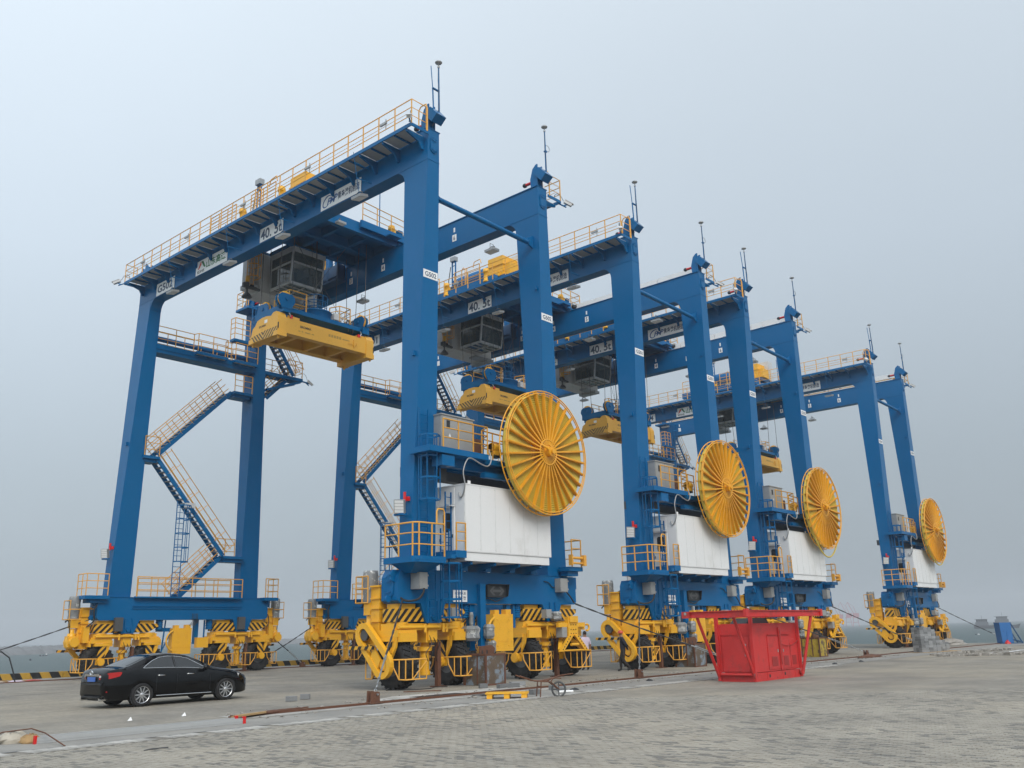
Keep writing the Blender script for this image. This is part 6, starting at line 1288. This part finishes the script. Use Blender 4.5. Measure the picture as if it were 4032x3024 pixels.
# ================================================================== rusty ballast boxes under the cranes
def ballast(x, y, mt, lab, rz=0, ttop=True):
    t = thing('ballast_box', lab, 'box', (x, y, 0), rz, 'rusty steel boxes under the cranes')
    m = MB((0, 0, 0)); m.box(-.47, .47, -.55, .55, .01, 1.08); bx_ = m.build('box_body', mt, t)
    m = MB((0, 0, 0))
    for sx in (-1, 1): m.box(sx*.5-.035, sx*.5+.035, -.57, -.5, 0, 1.1); m.box(sx*.5-.035, sx*.5+.035, .5, .57, 0, 1.1)
    m.box(-.49, .49, -.565, -.551, 1.03, 1.1); m.box(-.49, .49, .551, .565, 1.03, 1.1); m.box(-.49, .49, -.565, -.551, 0, .06); m.box(-.5, -.471, -.5, .5, 1.03, 1.1); m.box(-.485, -.471, -.12, -.06, .06, 1.03); m.build('edge_frame', 'rust', t)
    if ttop: m = MB((0, 0, 0)); m.prism([(-.45, -.2, 1.081), (.3, -.2, 1.081), (.38, -.2, 1.28), (.2, -.2, 1.4), (-.42, -.2, 1.36)], (0, .06, 0)); m.use(1); m.box(-.35, -.28, -.205, -.1999, 1.1, 1.22); m.box(-.1, -.03, -.205, -.1999, 1.1, 1.22); m.build('lug_plate', ['rust', 'dark'], t)
ballast(2.3, -.62, 'paint_box', 'rusty steel box with blue and yellow paint patches under the G502 crane'); ballast(17.2, -.4, 'paint_box', 'rusty steel box with a blue patch between the wheels of crane G501'); ballast(30.2, -1.0, 'paint_yellow', 'rusty steel box with yellow painted face under crane G503'); ballast(51.6, .2, 'rust', 'dark rusty box with blue side behind the block stack at crane G504', 0, False)

# ================================================================== ground anchors, tie ropes
def rope_line(a, b, n=10, sag=.05): a, b = Vector(a), Vector(b); return [a.lerp(b, i/n)-Z_*sag*math.sin(math.pi*i/n) for i in range(n+1)]
def anchor(x, y, lab):
    t = thing('ground_anchor', lab, 'anchor', (x, y, .02), 0, 'ground anchors on the rails'); m = MB((0, 0, 0))
    m.prism([(-.2, -.1, 0), (.2, -.1, 0), (.16, -.1, .07), (.14, -.1, .30), (-.14, -.1, .34), (-.16, -.1, .07)], (0, .045, 0)); m.prism([(-.2, .06, 0), (.2, .06, 0), (.16, .06, .07), (.14, .06, .30), (-.14, .06, .34), (-.16, .06, .07)], (0, .045, 0)); m.box(-.22, .22, -.18, .18, 0, .03); m.use(1); m.cyl((.05, -.14, .24), (.05, .14, .24), .03, 8); m.build('bracket', ['rust', 'steel'], t)
def tie(lug, anc, lab, chain=.30, r=.028, twist=True, mt='rope'):
    lug, anc = Vector(lug), Vector(anc); t = thing('tie_rope', lab, 'rope', lug, 0, 'tie ropes holding the cranes'); d = (anc-lug).normalized(); L = (anc-lug).length; e = lug+d*L*(1-chain)
    m = MB(-lug); n_ = 30; pts = rope_line(lug, e, n_, .04); p2 = d.orthogonal().normalized(); q2 = d.cross(p2)
    for s in (0, math.pi): m.tube([p+(p2*math.cos(i*.9+s)+q2*math.sin(i*.9+s))*r*.6 for i, p in enumerate(pts)], r*.75, 5)
    m.build('rope', mt, t)
    m = MB(-lug); a, b = e.lerp(anc, .08), e.lerp(anc, .62)
    for s in (-1, 1): m.tube([a+q2*.035*s, b+q2*.035*s], .018, 6)
    m.cyl(e, a, .03, 8); m.cyl(a, a+d*.06, .05, 8); m.cyl(b-d*.06, b, .05, 8); m.cyl(b, e.lerp(anc, .75), .02, 6)
    for k, f in enumerate((.8, .9, .99)): c = e.lerp(anc, f); u = p2 if k % 2 else q2; m.tube([c+d*.07*math.cos(w_)+u*.04*math.sin(w_) for w_ in [i*math.pi/5 for i in range(10)]], .014, 5, True)
    m.build('turnbuckle', 'steel', t)
RY = -3.95
anchor(-5.75, RY, 'rusty ground anchor on the rail in front of crane G502, nearest of all'); anchor(7.4, RY, 'rusty ground anchor on the rail in front of crane G501, left of the red generator'); anchor(15.5, RY, 'ground anchor on the rail just behind the red generator'); anchor(30.4, RY, 'rusty ground anchor by the scrap on the rail right of the red generator'); anchor(41.0, RY, 'ground anchor on the rail left of the grey block stack'); anchor(60.4, RY, 'ground anchor at the foot of the blue booth'); anchor(12.5, 24.7, 'ground anchor on the far rail between cranes G502 and G501'); anchor(-9.5, 24.7, 'ground anchor on the far rail at the left edge')
tie((-1.1, .1, 3.02), (-5.72, RY, .25), 'dark wire rope from the near corner of crane G502 to its ground anchor', .36)
tie((8.9, .3, 3.0), (15.48, RY, .25), 'wire rope from the right corner of crane G502 past crane G501')
tie((13.75, .1, 3.02), (7.45, RY, .25), 'wire rope from crane G501 down to its anchor by the helmeted man', .3)
tie((23.75, .3, 3.0), (30.38, RY, .25), 'wire rope from the right corner of crane G501, ending right of the red generator')
tie((36.25, .3, 3.0), (40.95, RY, .25), 'twisted rope from the right corner of crane G503 crossing in front of crane G504', .22)
tie((57.8, .3, 3.0), (60.35, RY, .25), 'twisted rope from crane G504 down to the blue booth', .2)
tie((8.95, 24.0, 2.5), (12.45, 24.7, .25), 'dark rope from the far side of crane G502 to the anchor between the cranes', .35)
tie((12.9, 24.0, 2.6), (9.2, 24.7, .4), 'grey rope crossing the dark one, from the far side of crane G501', .2); tie((-1.3, 24.0, 3.0), (-9.45, 24.7, .25), 'long dark rope from crane G502 running off to the left edge', .2)
m = MB(); m.tube([(-5.75, 24.5, 1.45), (-5.3, 24.5, 1.5), (-4.9, 24.5, 1.2), (-4.6, 24.6, .5), (-4.4, 24.8, .02)], .035, 6); tag(m.build('loose_rope', 'rope', None), 'loose rope end curling down from the long rope at the left', 'rope')
m = MB(); m.tube([(-1.6, .35, .02), (-.9, -.6, .03), (-.2, -.4, .02), (.4, .0, .03), (.9, -.1, .02)], .014, 5); tag(m.build('loose_cable', 'cable_black', None), 'thin black cable trailing on the paving by the nearest wheel', 'cable')

# ================================================================== pallet, barrow, blocks
t = thing('pallet', 'low yellow painted pallet lying on the paving in front of the rail', 'pallet', (-2.45, -6.0, 0), R(-52))
m = MB((0, 0, 0)); m.box(-.62, .62, -.3, .3, .13, .165); m.build('deck', 'yellow', t)
for x in (-.5, 0, .5): m = MB((0, 0, 0)); m.box(x-.08, x+.08, -.3, .3, .0, .02); m.box(x-.08, x+.08, -.28, -.18, .021, .129); m.box(x-.08, x+.08, .18, .28, .021, .129); m.build('runner', 'yellow', t)
t = thing('wheelbarrow', 'rusty overturned wheelbarrow with bare frame right of the yellow pallet', 'wheelbarrow', (-1.55, -6.85, 0), R(-35))
m = MB((0, 0, 0)); m.tube([(.28+.2*math.cos(a), 0, .2+.2*math.sin(a)) for a in [i*math.pi/10 for i in range(20)]], .03, 6, True); m.bar((.09, 0, .2), (.47, 0, .2), .02, .03); m.bar((.28, 0, .01), (.28, 0, .39), .02, .03, (1, 0, 0)); m.build('wheel', 'dark_grey', t)
m = MB((0, 0, 0))
for s in (-1, 1): m.tube([(.28, s*.08, .2), (0, s*.16, .42), (-.5, s*.22, .46), (-.95, s*.26, .62)], .018, 5); m.tube([(-.3, s*.2, .44), (-.34, s*.22, .0)], .018, 5); m.tube([(0, s*.16, .42), (.1, s*.1, .52), (.35, s*.06, .5)], .016, 5)
m.tube([(-.3, -.2, .3), (-.3, .2, .3)], .015, 5); m.tube([(-.1, -.1, .45), (.3, .0, .58), (.75, .05, .62)], .016, 5); m.bar((-.3, 0, .45), (.25, .05, .52), .22, .02); m.build('frame', 'rust', t)
random.seed(3)
for i, (x, y, n_, l) in enumerate(((.76, -2.0, 1, 'single grey paving block on its own in front of the rusty box'), (1.1, -2.85, 3, 'flat grey block at the left end of the short row of blocks'), (2.2, -2.3, 2, 'grey block standing right of the short row of blocks'), (.86, -5.05, 1, 'grey block beside the wheelbarrow, behind it'), (-1.0, -5.8, 1, 'grey block beside the leg of the wheelbarrow'), (.5, -5.65, 1, 'small grey block right of the wheelbarrow'), (-5.35, -.25, 1, 'grey block on the paving right of the car'), (-6.1, -.6, 1, 'flat grey block on the paving below the car front'))):
    m = MB((0, 0, 0)); m.box(-.14*n_, .14*n_, -.1, .1, 0, .14); o = m.build('paving_block', 'block', None); o.location = (x, y, .01); o.rotation_euler = (0, 0, random.uniform(-.8, .3)); tag(o, l, 'block', 'loose paving blocks')
m = MB(); m.cyl((-.42, -6.28, .05), (.0, -6.5, .05), .04, 8); tag(m.build('plastic_pipe', 'paper', None), 'short white pipe lying on the paving right of the wheelbarrow', 'pipe')
for x, y, l in ((1.1, -5.7, 'dark scrap on the concrete right of the white pipe'), (6.2, -5.2, 'small dark stone on the strip left of the red generator'), (20.5, -6.2, 'small dark stone on the strip right of the red generator, left one'), (23.5, -6.3, 'small dark stone on the strip right of the red generator, right one')): lumpy('stone', 'dark', x, y, .16, .12, .07, l, 'stone', int(abs(x)*10), None, 8, 3)
lumpy('scrap_heap', 'rust', 29.2, -4.6, 1.5, .35, .16, 'low heap of rusty scrap on the rail right of the red generator', 'scrap heap', 21)
# block stack by crane G504
t = thing('block_stack', 'stack of grey paving blocks in stepped layers in front of crane G504', 'block stack', (38.0, -4.9, 0), R(-15)); random.seed(5)
bmesh_ = MB((0, 0, 0)); bmesh_.box(-.195, .195, -.095, .095, 0, .13); bme_ = bmesh_.mesh('block', 'block')
for r_ in range(11):
    n_ = 5 if r_ < 10 else 4; sh = 0
    for k in range(n_-(r_ > 6)):
        for d_ in range(3): obj('block', bme_, t, (-.85+.4*k+random.uniform(-.015, .015), -.2+.2*d_+random.uniform(-.012, .012), .02+.135*r_))
for r_ in range(5):
    for k in range(3-(r_ > 3)): obj('block', bme_, t, (1.75+.4*k+random.uniform(-.02, .02), .3+random.uniform(-.05, .05), .02+.135*r_))
m = MB((0, 0, 0)); m.box(-1.2, 3.2, -.5, .6, 0, .018); m.build('base_board', 'wood', t)
# blue booth at the quay end
t = thing('booth', 'narrow blue steel booth standing askew at the end of the quay', 'booth', (58.6, -4.35, 0), R(-42)); sh = -.0
m = MB((0, 0, 0)); m.hexa([(-.55, -.35, .06), (.4, -.35, .06), (.4, .35, .06), (-.55, .35, .06), (-.62, -.35, 1.62), (.33, -.35, 1.62), (.33, .35, 1.62), (-.62, .35, 1.62)]); m.build('panel', 'blue_paint2', t)
m = MB((0, 0, 0)); m.bar((.33, -.3, 1.62), (1.15, -.3, .06), .07, .07); m.bar((.33, .3, 1.62), (1.15, .3, .06), .07, .07); m.bar((.4, -.3, .3), (1.1, -.3, .12), .3, .06); m.box(-.7, 1.2, -.4, .4, 0, .059); m.build('frame', 'blue_dark', t)
m = MB((0, 0, 0)); m.box(-.5, .3, -.365, -.351, 1.1, 1.14); m.box(-.12, -.09, -.365, -.351, .2, 1.0); m.build('ledge', 'blue_paint2', t)
lumpy('red_bag', 'red_lamp', 57.9, -4.6, .25, .2, .25, 'small red bag at the foot of the blue booth', 'bag', 8)
for x, y, sx, sy, sz, l, s in ((57.2, -.6, 2.6, .8, .42, 'long low rubble heap with white bits at the quay edge behind the rope', 31), (53.5, .8, 1.0, .5, .22, 'small rubble heap left of the long one at the quay edge', 32), (61.0, -7.6, 1.5, .9, .55, 'rubble heap at the right edge beside the blue booth', 33)): lumpy('rubble_heap', 'rubble', x, y, sx, sy, sz, l, 'rubble heap', s, 'rubble heaps', 26, 8)
random.seed(17); rb = MB()
for k in range(260):
    u = random.random(); x = 31.5+u*12; y = -7.3-u*.9+random.gauss(0, .28); 
    if k > 130: x = 33.5+random.uniform(-3, 2); y = -10.5+random.gauss(0, .5)-(x-33)*1.1
    s = random.uniform(.05, .17); v = [Vector((x+s*random.uniform(.6, 1.2)*a, y+s*random.uniform(.6, 1.2)*b, max(0, s*(c+.2)*random.uniform(.5, .9)))) for c in (-1, 1) for a, b in ((-1, -1), (1, -1), (1, 1), (-1, 1))]; rb.hexa(v)
rb.build('rubble', 'rubble', None, kind='stuff')
sheet('foam_sheet', 'paper', 36, 41.5, -9.6, -9.35, .02, None, 6, .08); tag(bpy.data.objects['foam_sheet'], 'strip of white sheeting lying beside the rubble line at the right', 'sheet')
# planks and cloth along the far kerb, debris line on the landward rail
m = MB(); m.box(-14, -3.2, 25.55, 25.75, .01, .08); m.bar((-9, 25.4, .1), (-4.5, 25.6, .1), .05, .05); tag(m.build('timber', 'wood', None), 'long weathered timber lying along the far kerb at the left', 'timber')
for k, (x, mt) in enumerate(((-5.9, 'logo_blue'), (-5.1, 'sack'), (-4.2, 'shirt'), (-3.4, 'red_dull'))): lumpy('cloth', mt, x, 25.2, .5, .2, .09, ('blue rag', 'beige rag', 'pale rag', 'dull red rag')[k]+' on the quay by the far kerb left of the wheel', 'rag', 40+k, None, 10, 4)
random.seed(23); db = MB()
for k in range(420):
    x = random.uniform(-10, 34); y = random.choice((-3.2, -4.8, -5.0, -2.8))+random.gauss(0, .25); s = random.uniform(.01, .045)
    v = [Vector((x+s*random.uniform(.5, 1.6)*a, y+s*random.uniform(.5, 1.2)*b, .008+max(0, s*(c+.6)*random.uniform(.3, .6)))) for c in (-1, 1) for a, b in ((-1, -1), (1, -1), (1, 1), (-1, 1))]; db.hexa(v)
db.build('debris', 'rubble', None, kind='stuff')
# ================================================================== the hazy air
m = MB(); m.box(-400, 2560, -400, 2560, -7, 60); hz = bpy.data.objects.new('haze', None)
hm_ = bpy.data.materials.new('haze_air'); hm_.use_nodes = True; tt = hm_.node_tree; tt.nodes.clear(); oo = tt.nodes.new('ShaderNodeOutputMaterial'); pv_ = tt.nodes.new('ShaderNodeVolumePrincipled')
pv_.inputs['Color'].default_value = (.93, .965, 1.0, 1); pv_.inputs['Density'].default_value = .0006; pv_.inputs['Anisotropy'].default_value = .2; tt.links.new(pv_.outputs[0], oo.inputs['Volume']); MAT['haze_air'] = hm_
bpy.data.objects.remove(hz); m.build('haze', 'haze_air', None, kind='stuff')
